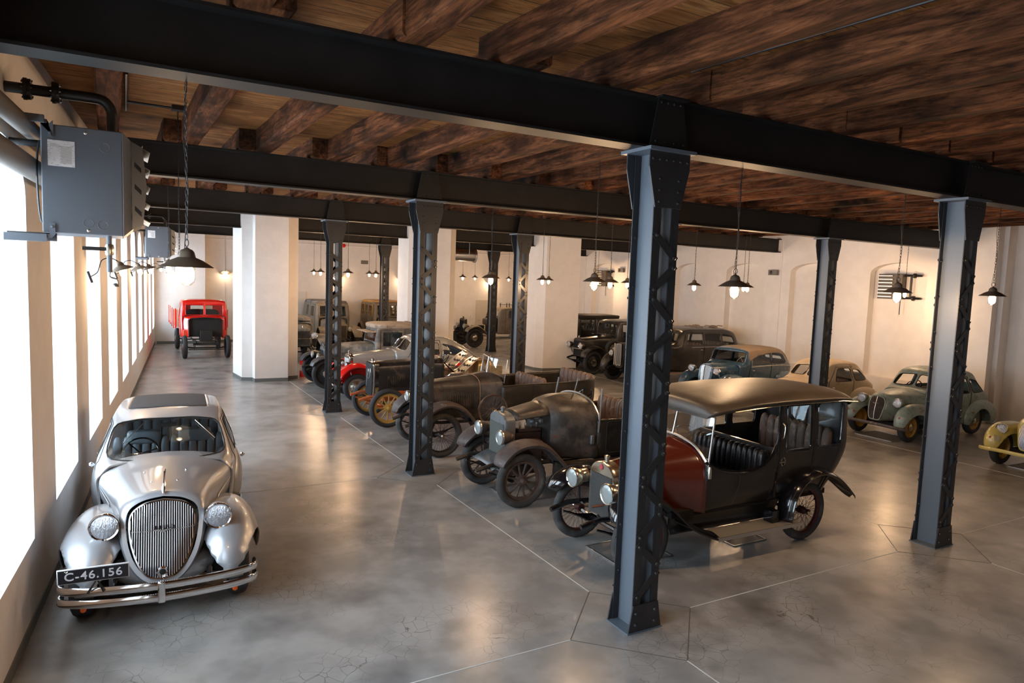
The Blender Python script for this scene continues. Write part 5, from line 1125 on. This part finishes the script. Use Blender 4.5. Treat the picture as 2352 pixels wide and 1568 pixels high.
def blue_car():
    t = thing('sedan_car', 'blue sedan with faded brown roof, pale waistline and rust patches on the bonnet', 'car', (10.25, 9.3, 0), math.radians(7)); B = PT['blue']
    cb = lambda x, wb, zl, wr, zr, zt: (x, cabs(wb-.04, .36, wb, zl, wr, zr, zt))
    cl = M('pale_line', (.5, .46, .40), .5)
    body(t, [cb(.65, .58, .98, .55, 1.04, 1.11), cb(.80, .64, 1.0, .60, 1.08, 1.14), cb(1.0, .68, 1.02, .60, 1.42, 1.50), cb(1.5, .70, 1.02, .61, 1.46, 1.56), cb(2.5, .70, 1.01, .60, 1.44, 1.54), cb(2.95, .67, .98, .54, 1.28, 1.36), cb(3.2, .58, .92, .46, 1.08, 1.12), cb(3.34, .42, .8, .36, .9, .92)], B,
         ws=[([(-.56, 1.15), (.56, 1.15), (.54, 1.42), (-.54, 1.42)], .04)], sides=[([(1.12, 1.08), (1.98, 1.08), (1.98, 1.40), (1.22, 1.40)], .05), ([(2.08, 1.08), (2.70, 1.08), (2.78, 1.12), (2.62, 1.34), (2.08, 1.40)], .08)], rear=[([(-.3, 1.12), (.3, 1.12), (.27, 1.26), (-.27, 1.26)], .05)],
         doors=[[(1.0, .42), (2.03, .42), (2.03, 1.43), (1.12, 1.43), (1.0, 1.05)]], roofs=[(rp([(.98, -.66), (3.1, -.6), (3.1, .6), (1.28, .66)], .05), PT['bluetop'], 'roof_cloth')], trim=MT['dark'], hand=(1.15, .92))
    for s in (-1, 1): ob('waist_moulding', tb([(1.06, s*.686, 1.025), (1.8, s*.712, 1.03), (2.5, s*.712, 1.02), (2.95, s*.68, .99), (3.2, s*.59, .93)], .010, 5), cl, t)
    ob('bonnet', loft([(-.12, [(0, .46, -.06), (.17, .50, -.06), (.23, .76, -.02), (.225, .98, .02), (.13, 1.07, .03), (0, 1.10, .02)]), (.4, [(0, .44), (.30, .50), (.36, .78), (.34, 1.0), (.18, 1.09), (0, 1.12)]), (.72, [(0, .4), (.50, .46), (.56, .8), (.52, 1.03), (.28, 1.11), (0, 1.135)])], .08, 5, cap0=True), B, t); louvres(t, .35, .66, .72, .92, lambda x: .345+(x-.3)*.48, 11, B)
    grille(t, [(0, .50), (.15, .52), (.20, .74), (.20, .97), (.11, 1.05), (0, 1.07)], lambda y, z: -.23+abs(y)*.45+(z-.5)*.12, 24, MT['dullmetal'], MT['dark'], MT['chrome'], .0045, .012); ob('grille_centre_bar', tb([(-.24, 0, .5), (-.175, 0, 1.06)], .012, 6), MT['chrome'], t)
    for s in (-1, 1): headlight(t, -.22, s*.44, .93, .10, .2, MT['chrome'], stalk=[(-.12, s*.44, .84), (-.05, s*.46, .7)])
    fblob(t, .12, .64, .40, .58, .85, .22, .46, .26, B, bottom=.26, arch=(.0, .26, .38), pw=2.2); fblob(t, 2.62, .66, .40, .48, .72, .18, .44, .26, B, bottom=.26, arch=(2.62, .26, .37)); wheels4(t, 2.62, .62, 'disc', .34, .14, B)
    ob('number_plate', bx(-.55, -.22, .40, -.54, .22, .52), MT['white'], t); bumper(t, [(-.5, -.7, .36), (-.56, 0, .38), (-.5, .7, .36)], .014, MT['chrome'])
    steering(t, 1.22, -.26, 1.12, .19, .7, M('ivory_wheel', (.5, .42, .3), .4)); bench(t, 1.75, .55, .62, 1.12, MT['leather_old'], 0, .42); bench(t, 2.4, .52, .62, 1.1, MT['leather_old'], 0, .35, name='rear_seat'); underbody(t, .2, 3.1, .55, .28, .36)
blue_car()
def round_car(loc, label, paint, rz=0, k=1.0, lensm='lens', built_in=False, wheelp='yellowwheel', front=True, hump=0, emb=False, bmp='rustfender', wsx=0):
    """rounded late-thirties two-door sedan"""
    t = thing('sedan_car', label, 'car', loc, rz); G = PT[paint]; P = wsx
    cb = lambda x, wb, zl, wr, zr, zt: (x, cabs(wb-.04, .30, wb, zl, wr, zr, zt))
    body(t, [cb(.78+P, .54, .94, .50, 1.0, 1.06), cb(.98+P, .62, .96, .56, 1.05, 1.10), cb(1.36+P, .70, .98, .54, 1.40, 1.49), cb(1.75+P, .72, .98, .56, 1.45, 1.555), cb(2.35, .72, .97, .55, 1.42, 1.53), cb(2.85, .67, .92, .46, 1.2, 1.32), cb(3.2, .56, .84, .36, .95, 1.06), cb(3.45, .4, .7, .25, .75, .8), cb(3.56, .2, .55, .12, .56, .6)], G,
         ws=[([(-.52, 1.12), (-.03, 1.13), (-.03, 1.40), (-.46, 1.36)], .07), ([(.03, 1.13), (.52, 1.12), (.46, 1.36), (.03, 1.40)], .07)], sides=[([(1.36+P, 1.02), (2.10, 1.02), (2.10, 1.36), (1.55+P, 1.36)], .07), ([(2.2, 1.02), (2.74, 1.02), (2.80, 1.08), (2.55, 1.28), (2.2, 1.34)], .09)], rear=[([(-.25, 1.14), (.25, 1.14), (.22, 1.28), (-.22, 1.28)], .05)],
         doors=[[(1.15+P, .36), (2.15, .36), (2.15, 1.39), (1.5+P, 1.39), (1.15+P, 1.0)]], trim=MT['dark'], hand=(1.28+P, .86), handle='dullmetal', glass=None if not built_in else 'carglass')
    ob('bonnet', loft([(-.34, [(0, .40, .03), (.13, .42, .03), (.19, .62, .05), (.20, .82, .10), (.13, .95, .17), (0, .98, .19)]), (.0, [(0, .38), (.26, .42), (.34, .66), (.33, .88), (.2, .99), (0, 1.02)]), (.45, [(0, .38), (.40, .42), (.50, .68), (.46, .92), (.26, 1.03), (0, 1.06)]), (.92+P, [(0, .36), (.56, .4), (.64, .7), (.58, .96), (.3, 1.05), (0, 1.085)])], .06, 5, cap0=True), G, t, sharp=60)
    xf = lambda y, z: -.345+.22*max(0, z-.55)**1.4*1.6+1.2*y*y
    grille(t, [(0, .42), (.12, .44), (.17, .62), (.185, .82), (.12, .93), (0, .95)], xf, 17, MT['dullmetal'] if built_in else PT['woodwheel'], MT['dark'], G, .005, .014); ob('grille_centre_bar', tb([(xf(0, z)-.012, 0, z) for z in (.42, .6, .8, .95)], .012 if built_in else .008, 6), MT['dullmetal'], t)
    if emb: bm = nb(); prism(bm, [(-.09, .80), (-.02, .785), (0, .775), (.02, .785), (.09, .80), (.02, .797), (-.02, .797)], xf(0, .8)-.03, xf(0, .8)-.022, 'x'); ob('emblem', bm, MT['chrome'], t)
    fblob(t, .10, .61, .42, .52, .95, .25, .42, .28, G, bottom=.25, arch=(.0, .27, .375), pw=2.25); fblob(t, 2.5, .66, .42, .50, .85, .19, .42, .28, G, bottom=.26, arch=(2.5, .27, .37)); wheels4(t, 2.5, .60, 'disc', .335, .15, PT[wheelp], cap='nickel')
    for s in (-1, 1):
        if built_in:
            headlight(t, -.26, s*.50, .74, .10, .2, G, 'chrome', lensm); bm = nb()
            for q in range(9): tube(bm, [(-.40+.004*q, s*(.44+.015*q), .62), (-.43+.004*q, s*(.44+.015*q), .52)], .004, 4)
            ob('horn_grille', bm, MT['dullmetal'], t)
        else: headlight(t, -.20, s*.43, .85, .10, .22, G, 'greencream', lensm)
        ob('side_lamp', lt([(.026, 0), (.02, .018), (0, .024)], 12, T(-.385, s*.62, .56) @ RX), M('red_lens', (.3, .03, .02), .3), t)
    bumper(t, [(-.38, -.80, .34), (-.50, -.66, .35), (-.56, -.3, .36), (-.57, 0, .36), (-.56, .3, .36), (-.50, .66, .35), (-.38, .80, .34)], .018, PT[bmp], sq=(1, 2))
    steering(t, 1.5+P, .27, 1.06, .18, .7, MT['blackgloss']); bench(t, 1.8+P, .56, .58, 1.02, MT['leather_old'], 0, .4); ob('rear_bulkhead', bx(2.5, -.5, .5, 2.6, .5, 1.0), MT['dark'], t); underbody(t, .2, 3.1, .52, .24, .32)
    return t
round_car((10.87, 4.42, 0), 'rusty pale green two-door sedan with one ochre wheel, near the right wall', 'palegreen', math.radians(-1), emb=True)
bc = round_car((10.2, 6.85, 0), 'flaking cream rounded sedan behind the limousine roof', 'beige', math.radians(0), wheelp='woodwheel', wsx=.05); bc.scale = (.97, .95, .95)
round_car((10.80, 1.33, 0), 'pale yellow sedan cut off by the right picture edge', 'yellow', math.radians(-1), built_in=True, bmp='yellow')
# ---------------------------------------------------------------- red truck
def red_truck():
    t = thing('truck', 'bright red truck without radiator grille, at the far end of the window aisle', 'truck', (-1.68, 22.45, 0), PI/2); R = PT['redtruck']; bench(t, 1.1, .6, 1.2, 1.72, MT['dark'], 0, .4)  # dark seat block added so the cab looks shaded behind the windscreen
    cb = lambda x, wb, zl, wr, zr, zt: (x, cabs(wb, .72, wb+.02, zl, wr, zr, zt))
    body(t, [cb(.62, .74, 1.44, .70, 1.50, 1.55), cb(.70, .78, 1.45, .74, 1.96, 2.04), cb(.95, .80, 1.45, .76, 2.02, 2.12), cb(1.6, .80, 1.45, .76, 2.02, 2.12), cb(1.75, .78, 1.4, .73, 1.9, 2.0)], R,
         ws=[([(-.64, 1.54), (-.03, 1.54), (-.03, 1.92), (-.64, 1.92)], .04), ([(.03, 1.54), (.64, 1.54), (.64, 1.92), (.03, 1.92)], .04)], sides=[([(.82, 1.5), (1.5, 1.5), (1.5, 1.92), (.82, 1.92)], .05)], rear=[([(-.4, 1.6), (.4, 1.6), (.4, 1.85), (-.4, 1.85)], .04)], doors=[[(.78, .76), (1.58, .76), (1.58, 1.96), (.78, 1.96)]], trim=R, hand=(1.5, 1.3))
    ob('bonnet', loft([(.22, [(.56, .74), (.57, 1.1), (.57, 1.38), (.5, 1.44), (.28, 1.46), (0, 1.47)]), (.66, [(.72, .74), (.74, 1.1), (.73, 1.42), (.6, 1.5), (.3, 1.53), (0, 1.54)])], .1, 4), R, t, solid=.02)
    ob('radiator_opening', bx(.30, -.55, .76, .32, .55, 1.42), MT['dark'], t); ob('opening_frame', tb([(.21, -.56, .74), (.21, -.57, 1.38), (.21, -.5, 1.44), (.21, 0, 1.47), (.21, .5, 1.44), (.21, .57, 1.38), (.21, .56, .74)], .018, 6), MT['black'], t)
    for s in (-1, 1): ob('side_valance', bx(.4, min(s*.60, s*.74), .68, 1.7, max(s*.60, s*.74), 1.0), PT['redside'], t, bevel=.02)
    bm = nb(); box(bm, -.1, -.2, .62, .5, .2, 1.0); box(bm, -.25, -.45, .50, -.15, .45, .58); ob('engine_block', bm, MT['dark'], t); chassis(t, -.35, 5.0, .40, .62, MT['black'], (0, 3.4), .68, .42)
    ob('tie_rod', tb([(-.18, -.6, .34), (-.18, .6, .34)], .018), MT['black'], t); wheels4(t, 3.4, .72, 'disc', .42, .15, MT['black'], tr2=.76)
    bm = nb(); W = .92; z0, z1 = 1.05, 1.66
    for s in (-1, 1): box(bm, 1.95, min(s*W, s*(W+.03)), z0, 5.2, max(s*W, s*(W+.03)), z1)
    box(bm, 1.95, -W, z0, 1.98, W, z1); box(bm, 1.95, -W, z0-.05, 5.2, W, z0); ob('load_bed', bm, MT['wood_pale'], t, smooth=False)
    bm = nb()
    for s in (-1, 1):
        for x in (1.96, 3.0, 4.1, 5.1): box(bm, x, min(s*(W+.03), s*(W+.06)), z0-.1, x+.06, max(s*(W+.03), s*(W+.06)), z1+.02)
        box(bm, 1.94, min(s*W, s*(W-.04)), z0-.1, 1.99, max(s*W, s*(W-.04)), z1+.05)
    ob('bed_post', bm, R, t, smooth=False)
red_truck()
def van(loc, label, top, wins, paint, L=3.6, h=2.0, z0=.5):
    t = thing('van', label, 'van', loc, PI/2); D = PT[paint]
    cb = lambda x, wb, zl, wr, zr, zt: (x, cabs(wb, .50, wb+.02, zl, wr, zr, zt))
    body(t, [cb(.98, .62, 1.2, .6, 1.26, 1.32), cb(1.08, .72, 1.22, .68, h-.18, h-.08), cb(1.4, .78, 1.24, .73, h-.1, h), cb(L-.2, .78, 1.24, .73, h-.1, h), cb(L, .7, 1.2, .66, h-.2, h-.1)], D, ws=[([(-.58, 1.36), (-.04, 1.36), (-.04, h-.2), (-.58, h-.2)], .04), ([(.04, 1.36), (.58, 1.36), (.58, h-.2), (.04, h-.2)], .04)],
         sides=[([(x0, 1.36), (x1, 1.36), (x1, h-.22), (x0, h-.22)], .04) for x0, x1 in wins], doors=[[(1.2, .56), (1.95, .56), (1.95, h-.16), (1.2, h-.16)]], trim=D, hand=(1.85, 1.2))
    if top: ob('roof_skin', pad(1.15, -.76, h-.14, L, .76, h+.03, 0, p=5), top, t)
    ob('bonnet', loft([(-.15, sec(.26, .55, 1.02, 1.16)), (1.02, sec(.60, .55, 1.15, 1.30, .55))], .15, 6), D, t); radiator(t, -.28, .27, .5, 1.17, D, MT['black'], cap=MT['black'], arch=.1, d=.13)
    for s in (-1, 1): headlight(t, -.2, s*.42, .9, .1, .2, D, 'greencream', 'dustglass')
    fstrip(t, [(-.46, .55, -.88, -.56), (-.36, .80, -.90, -.48), (-.08, .96, -.90, -.46), (.2, .92, -.90, -.46), (.5, .6, -.90, -.48), (.7, .42, -.90, -.5)], 0, 0, D, .06, .04); fstrip(t, [(2.3, .45, -.88, -.62), (2.45, .8, -.9, -.62), (2.75, .95, -.9, -.62), (3.05, .8, -.9, -.62), (3.2, .5, -.88, -.62)], 0, 0, D, .06, .04)
    wheels4(t, 2.75, .70, 'disc', .42, .16, MT['black']); steering(t, 1.4, .28, 1.38, .2); chassis(t, -.5, L-.3, .38, .52, MT['black'], (0, 2.75), .62, .4); underbody(t, .4, L-.2, .6, .44, .5); return t
van((3.75, 24.4, 0), 'khaki grey van with two side windows, between the first and second white piers', PT['dustgrey'], [(1.3, 1.85), (2.3, 2.7)], 'khaki', 3.5, 2.02)
b = van((6.55, 25.0, 0), 'small bus with yellow-orange wooden roof and window frames', PT['orangewood'], [(1.3, 1.75), (1.85, 2.3), (2.4, 2.85)], 'khaki', 3.1, 2.05)
for s in (-1, 1): ob('window_rail', tb([(1.2, s*.74, 1.52), (3.0, s*.74, 1.52)], .02, 4), PT['orangewood'], b); 
for x in (1.22, 1.8, 2.35, 2.9):
    for s in (-1, 1): ob('window_post', bx(x-.03, min(s*.73, s*.78), 1.3, x+.03, max(s*.73, s*.78), 1.9), PT['orangewood'], b)
def bare_truck():
    t = thing('truck', 'grey cab truck with bare engine frame and upright radiator, by the back wall', 'truck', (10.15, 24.95, 0), 0); D = PT['khaki']
    radiator(t, -.35, .26, .62, 1.36, PT['darkcar'], MT['black'], cap=MT['black'], arch=.1, d=.16, rim=.05); chassis(t, -.75, 4.3, .4, .66, PT['darkcar'], (0, 3.3), .66, .44)
    cb = lambda x, wb, zl, wr, zr, zt: (x, cabs(wb, .62, wb+.02, zl, wr, zr, zt))
    body(t, [cb(1.25, .66, 1.3, .62, 1.38, 1.42), cb(1.42, .74, 1.32, .68, 1.76, 1.86), cb(1.8, .78, 1.33, .72, 1.84, 1.93), cb(2.7, .78, 1.33, .72, 1.84, 1.93), cb(2.85, .74, 1.3, .68, 1.74, 1.84)], D, ws=[([(-.6, 1.44), (-.04, 1.44), (-.04, 1.76), (-.56, 1.74)], .04), ([(.04, 1.44), (.6, 1.44), (.56, 1.74), (.04, 1.76)], .04)], sides=[([(1.75, 1.4), (2.4, 1.4), (2.4, 1.76), (1.8, 1.76)], .06)], rear=[([(-.3, 1.45), (.3, 1.45), (.3, 1.7), (-.3, 1.7)], .04)], doors=[[(1.62, .66), (2.5, .66), (2.5, 1.8), (1.62, 1.8)]], trim=D, hand=(2.4, 1.2))
    for s in (-1, 1): headlight(t, -.42, s*.40, 1.0, .11, .2, D, 'greencream', 'dustglass', [(-.3, s*.4, .9), (-.2, s*.42, .7)])
    bm = nb(); box(bm, .2, -.12, .7, .8, .12, 1.0); ob('engine_block', bm, MT['dark'], t); ob('fuel_tank', pad(.9, -.4, 1.0, 1.3, .4, 1.35, 0), PT['darkcar'], t)
    fstrip(t, [(-.46, .75, -.90, -.60), (-.36, .88, -.92, -.50), (-.08, 1.0, -.92, -.5), (.2, .98, -.92, -.5), (.5, .76, -.92, -.5), (.9, .5, -.92, -.54), (1.3, .42, -.92, -.58)], 0, 0, PT['khaki'], .05, .03); wheels4(t, 3.3, .72, 'disc', .45, .17, PT['darkcar'])
    for x in (1.45, 1.8, 1.95, 2.6): ob('roof_rack_post', tb([(x, -.5, 1.9), (x, -.5, 2.12)], .022, 5), PT['darkcar'], t)
    ob('roof_rack_rail', tb([(1.4, -.5, 2.04), (2.8, -.5, 2.04)], .012, 5), PT['darkcar'], t)
bare_truck()
for x, y, sx, sy, l, rz in [(-3.85, 3.4, 1.0, 1.4, 'drip tray under the silver sedan', .07), (1.1, 1.45, .8, .7, 'drip tray under the front of the burgundy limousine', 0), (2.75, 1.3, .6, .6, 'drip tray beside the rear wheel of the burgundy limousine', 0), (10.9, 4.4, .8, .9, 'drip tray under the pale green sedan', 0), (11.2, 1.3, 1.0, .9, 'drip tray under the pale yellow sedan', 0), (1.2, 4.0, 1.0, .8, 'drip tray under the open touring car', 0), (10.6, 13.0, 1.2, .9, 'drip tray under the long black limousine', 0)]:
    tray(x, y, sx, sy, 'flat dark '+l, rz)
# ---------------------------------------------------------------- unit heaters on the window wall
def heater(loc, label, far=False):
    t = thing('unit_heater', label, 'heater', loc, 0, 'unit heaters'); H = MT['heater']     # origin: front lower left corner of the casing
    bm = nb(); box(bm, 0, 0, 0, .555, .72, .84); ob('casing', bm, H, t, smooth=False, bevel=.008)
    bm = nb(); A = [(.558, 0, 0), (.558, .72, 0), (.558, .72, .84), (.558, 0, .84)]; B = [(.63, .07, .07), (.63, .65, .07), (.63, .65, .77), (.63, .07, .77)]
    a = [bm.verts.new(v) for v in A]; b = [bm.verts.new(v) for v in B]
    for k in range(4): bm.faces.new((a[k], a[(k+1) % 4], b[(k+1) % 4], b[k]))
    ob('outlet_hood', bm, H, t, smooth=False, solid=.006); ob('outlet_core', bx(.56, .07, .07, .60, .65, .77), MT['black'], t, smooth=False)
    pr = [(.62, .06), (.70, .10), (.73, .42), (.70, .74), (.62, .78)]
    for y in (.67, .05): bm = nb(); prism(bm, pr, y, y+.004, 'y'); fr = ob('louvre_side_plate', bm, MT['galv'], t, smooth=False)
    for k in range(3):
        bm = nb(); z = .22+k*.18; prism(bm, [(.64, z), (.69, z-.05), (.69, z-.01), (.64, z+.04)], .045, .047, 'y'); ob('slot', bm, MT['black'], fr, smooth=False)
    for k in range(5):
        z = .16+k*.145; bm = nb(); mt = T(.69, 0, z) @ Matrix.Rotation(.5, 4, 'Y'); box(bm, -.075, .06, -.003, .075, .67, .003, rot=mt); box(bm, .0, .06, .003, .004, .67, .022, rot=mt)
        ob('louvre', bm, MT['galv'], t, smooth=False)
    lb = ob('rating_label', bx(.045, -.0025, .52, .225, 0, .72), MT['label'], t, smooth=False)
    bm = nb()
    for k in range(16): box(bm, .125+(k % 3)*.004, -.0032, .545+k*.0085, .205, -.0026, .549+k*.0085)
    for k in range(4): box(bm, .06, -.0032, .69-k*.007, .105+.012*k, -.0026, .693-k*.007)
    ob('label_print', bm, M('label_ink', (.42, .40, .40), .6), lb, smooth=False)
    bm = nb()
    for x, z in ((.30, .80), (.31, .03)): lathe(bm, [(.013, 0), (.010, .003), (0, .004)], 14, T(x, 0, z) @ RY)
    ob('casing_bolt', bm, MT['dullmetal'], t)['kind'] = 'stuff'
    bm = nb()
    for x, z, r in ((.43, .70, .036), (.31, .09, .036), (.41, .08, .036)): tube(bm, [(x+r*math.cos(a), 0, z+r*math.sin(a)) for a in [2*PI*k/20 for k in range(20)]], .002, 4, True)
    ob('knockout', bm, H, t)
    ob('fan_guard', tb([(-.03, .36+.33*math.cos(a), .42+.33*math.sin(a)) for a in [2*PI*k/28 for k in range(28)]], .008, 5, True), MT['black'], t)
    wx = -.25-(0 if not far else 0)
    for z in (-.045, .84):
        o = ob('bracket_arm', bx(wx, -.03, z-.03 if z < 0 else z, .03, .0, z+.03 if z < 0 else z+.06), MT['steel_light'], t, smooth=False, bevel=.004)
        bm = nb(); prism(bm, [(.0, z), (.06, z), (.085, z+(.03 if z < 0 else .03)), (.085, z+(.12 if z < 0 else -.10)), (.045, z+(.12 if z < 0 else -.10)), (.045, z+.03), (0, z+.03)], -.012, -.004, 'y'); lathe(bm, [(.012, 0), (.01, .008), (0, .01)], 6, T(.065, -.012, z+(.09 if z < 0 else -.07)) @ RY); ob('mounting_tab', bm, MT['steel_light'], t, smooth=False)
    ob('return_pipe', tb([(wx, .3, .72), (0, .3, .72)], .028, 10), MT['black'], t); ob('condensate_pipe', tb([(wx, .2, -.03), (.08, .2, -.03)], .035, 10), MT['black'], t)
    s = ob('supply_pipe', tb([(wx, .2, 1.12)]+crv([(.30, .2, 1.12), (.42, .2, 1.11), (.475, .2, 1.04), (.48, .2, .95), (.48, .2, .82)], 4), .042, 14), MT['black'], t)
    for x in (-.12, .07):
        bm = nb()
        lathe(bm, [(.042, 0), (.085, 0), (.085, .025), (.042, .025)], 20, T(x, .2, 1.12) @ Matrix.Rotation(PI/2, 4, 'Y'))
        lathe(bm, [(.042, .028), (.08, .028), (.08, .05), (.042, .05)], 20, T(x, .2, 1.12) @ Matrix.Rotation(PI/2, 4, 'Y'))
        ob('pipe_flange', bm, MT['black'], s)
    bm = nb()
    for x in (-.12, .07):
        for k in range(8):
            a = 2*PI*k/8; tube(bm, [(x-.012, .2+.066*math.cos(a), 1.12+.066*math.sin(a)), (x+.062, .2+.066*math.cos(a), 1.12+.066*math.sin(a))], .008, 6)
    ob('flange_bolt', bm, MT['chrome'], s)['kind'] = 'stuff'
    v = ob('drain_pipe', tb([(.45, .1, 0), (.45, .1, -.30)], .022, 10), MT['steel_light'], t); ob('valve_body', lt([(.03, -.16), (.036, -.13), (.036, -.10), (.03, -.07)], 12, T(.45, .1, 0)), MT['galv'], v); ob('valve_handle', bx(.26, .07, -.125, .43, .078, -.095), MT['black'], v); ob('valve_knob', lt([(.02, 0), (.024, .012), (.01, .03), (0, .03)], 12, T(.49, .1, -.42)), MT['galv'], v)
    ob('drain_elbow', tb(crv([(.45, .1, -.30), (.45, .1, -.34), (.50, .1, -.36), (.51, .1, -.42)], 3), .009, 6), MT['galv'], v)
    return t
heater((-4.84, 1.6, 3.53), 'large grey unit heater with metal louvres high on the window wall, the near one')
h = heater((wallx(16.2)+.27, 16.2, 3.53), 'small distant grey unit heater on the window wall behind the near one')
for i, (r, x, z, l) in enumerate([(.07, .12, 4.37, 'upper of two fat grey pipes running along the window wall'), (.088, .12, 4.06, 'lower of two fat grey pipes running along the window wall')]):
    p = [(wallx(y)+x, y, z) for y in (-6, 0.5, 6.0)]; o = tag(ob('wall_pipe', tb(p, r, 16), M('brown_grey_pipe', (.13, .115, .10), .5), loc=(0, 0, 0)), l, 'pipe', 'fat pipes on the window wall')
o = tag(ob('conduit', tb([(-4.24, 3.1, 5.2), (-4.24, 5.0, 5.2)], .018, 6), MT['black']), 'black electrical conduit under the ceiling boards beside the near heater', 'conduit')
ob('branch_conduit', tb([(-4.24, 4.5, 5.2), (-3.69, 4.5, 5.2)], .016, 6), MT['black'], o); ob('junction_box', bx(-3.76, 4.43, 5.175, -3.62, 4.57, 5.229), MT['black'], o)
tag(ob('conduit', tb([(.16, -.2, 5.2), (.33, -2.4, 5.2), (.56, -5.4, 5.2)], .018, 6), MT['black']), 'long black conduit running along a joist above the nearest column', 'conduit')
# silver duct
t = thing('ventilation_duct', 'shiny round silver duct hanging beside the second white pier', 'duct', (6.7, 20.0, 4.17)); o = ob('duct_tube', tb([(-.15, 0, 0), (1.2, 0, 0)], .24, 28, False), MT['galv'], t)
ob('duct_collar', lt([(.235, 0), (.29, .02), (.29, .05), (.24, .06)], 28, T(1.2, 0, 0) @ Matrix.Rotation(PI/2, 4, 'Y')), MT['galv'], t); ob('duct_opening', lt([(.235, 0), (.1, -.02), (0, -.02)], 24, T(1.215, 0, 0) @ Matrix.Rotation(PI/2, 4, 'Y')), MT['steel'], t)
for x in (.2, .9): ob('hanger_strap', tb([(x, -.25, 0), (x, -.25, 1.02)], .008, 4), MT['galv'], t)
# fans on the right wall
def fan(loc, label):
    t = thing('wall_fan_heater', label, 'fan heater', loc, 0, 'fan heaters in the niches'); bm = nb(); box(bm, -.22, -.36, -.36, 0, .36, .36); ob('casing', bm, M('brown_grey_casing', (.10, .085, .07), .5), t, smooth=False, bevel=.01)
    bm = nb()
    for k in range(7): box(bm, -.27, -.1, -.31+k*.1, -.222, .33, -.30+k*.1+.02)
    ob('louvre', bm, MT['dullmetal'], t, smooth=False); ob('fan_ring', tb([(-.24, -.22+.0*math.cos(a), 0) for a in (0, 1)]+[(-.24, -.22, .2)], .01, 4), MT['black'], t)
    for z in (.32, -.32): ob('bracket', tb([(-.1, -.36, z), (-.1, -.85, z)], .035, 6), MT['black'], t); ob('bracket_flange', lt([(.07, 0), (.07, .05), (0, .05)], 12, T(-.1, -.62, z) @ RY), MT['black'], t)
    ob('pipe', tb([(-.1, -.55, -.32), (-.1, -.55, .32)], .03, 8), MT['black'], t); ob('drain', tb([(-.14, -.3, -.34), (-.14, -.3, -.8)], .012, 6), MT['black'], t); return t
fan((15.34, 7.2, 3.47), 'dark fan heater with louvres in the arched niche right of the beige car'); fan((15.34, 21.2, 3.47), 'dark fan heater in the arched niche far behind the dark saloon')
for loc, rz, l in [((15.09, 11.3, 3.83), 0, 'small grey wall box below the end of the third steel beam'), ((15.09, 19.6, 3.85), 0, 'small grey wall box beside the far fan heater'), ((6.04, 28.34, 3.85), -PI/2, 'small grey wall box above the small orange-roofed bus')]:
    t = thing('wall_speaker', l, 'wall box', loc, rz, 'grey wall boxes'); ob('casing', bx(-.10, -.18, -.09, 0, .18, .09), M('box_grey', (.16, .14, .12), .5), t, smooth=False, bevel=.006); ob('front_grille', lt([(.06, 0), (.05, .006), (0, .006)], 16, T(-.10, .06, 0) @ RX), MT['black'], t)
t = thing('alarm_bell', 'round red alarm bell high on the back wall above the van', 'alarm', (4.99, 28.35, 4.6)); ob('bell', lt([(.09, 0), (.09, .05), (.06, .08), (0, .09)], 20, RY), MT['red'], t); ob('back_plate', bx(-.08, -.012, -.08, .08, 0, .08), MT['white'], t)
# cable runs on the walls
for i, (p, l) in enumerate([([(15.09, 11.02, 0.1), (15.09, 11.02, 4.9)], 'thin wall conduit running down the right wall behind the blue sedan'), ([(15.09, 22.4, .1), (15.09, 22.4, 4.9)], 'thin wall conduit at the far end of the right wall'), ([(-.35, 28.33, .1), (-.35, 28.33, 5.1)], 'white pipe on the back wall beside the red truck')]):
    tag(ob('wall_conduit', tb(p, .02, 6), MT['plaster']), l, 'conduit')
tag(ob('wall_conduit', tb([(-3, 27.88, 4.75), (-1.2, 27.88, 4.75), (-1.1, 28.33, 4.6), (9, 28.33, 4.6), (14.9, 28.33, 4.6)], .015, 6), MT['plaster']), 'thin pale conduit running high along the back wall', 'conduit')
# fire extinguisher
t = thing('fire_extinguisher', 'red fire extinguisher standing beside the first white pier', 'fire extinguisher', (.56, 16.95, 0)); ob('cylinder', lt([(0, 0), (.078, 0), (.08, .02), (.08, .46), (.065, .52), (.03, .55), (.025, .58), (0, .58)], 22), MT['red'], t)
ob('valve_head', bx(-.03, -.03, .58, .03, .03, .63), MT['black'], t, bevel=.005); ob('hose', tb(crv([(.03, 0, .60), (.10, 0, .62), (.115, 0, .5), (.10, 0, .2)], 4), .011, 6), MT['black'], t); ob('instruction_label', lt([(.0815, .2), (.0815, .38)], 22), MT['label'], t)
for loc, l in [((11.95, 28.34, 1.25), 'small white switch box beside the cream door'), ((12.4, 28.34, 1.9), 'small dark door sensor above the white switch box')]:
    t = tag(ob('wall_switch', bx(-.05, -.03, -.06, .05, 0, .06), MT['white'] if 'white' in l[:12] else MT['black'], loc=loc), l, 'switch')
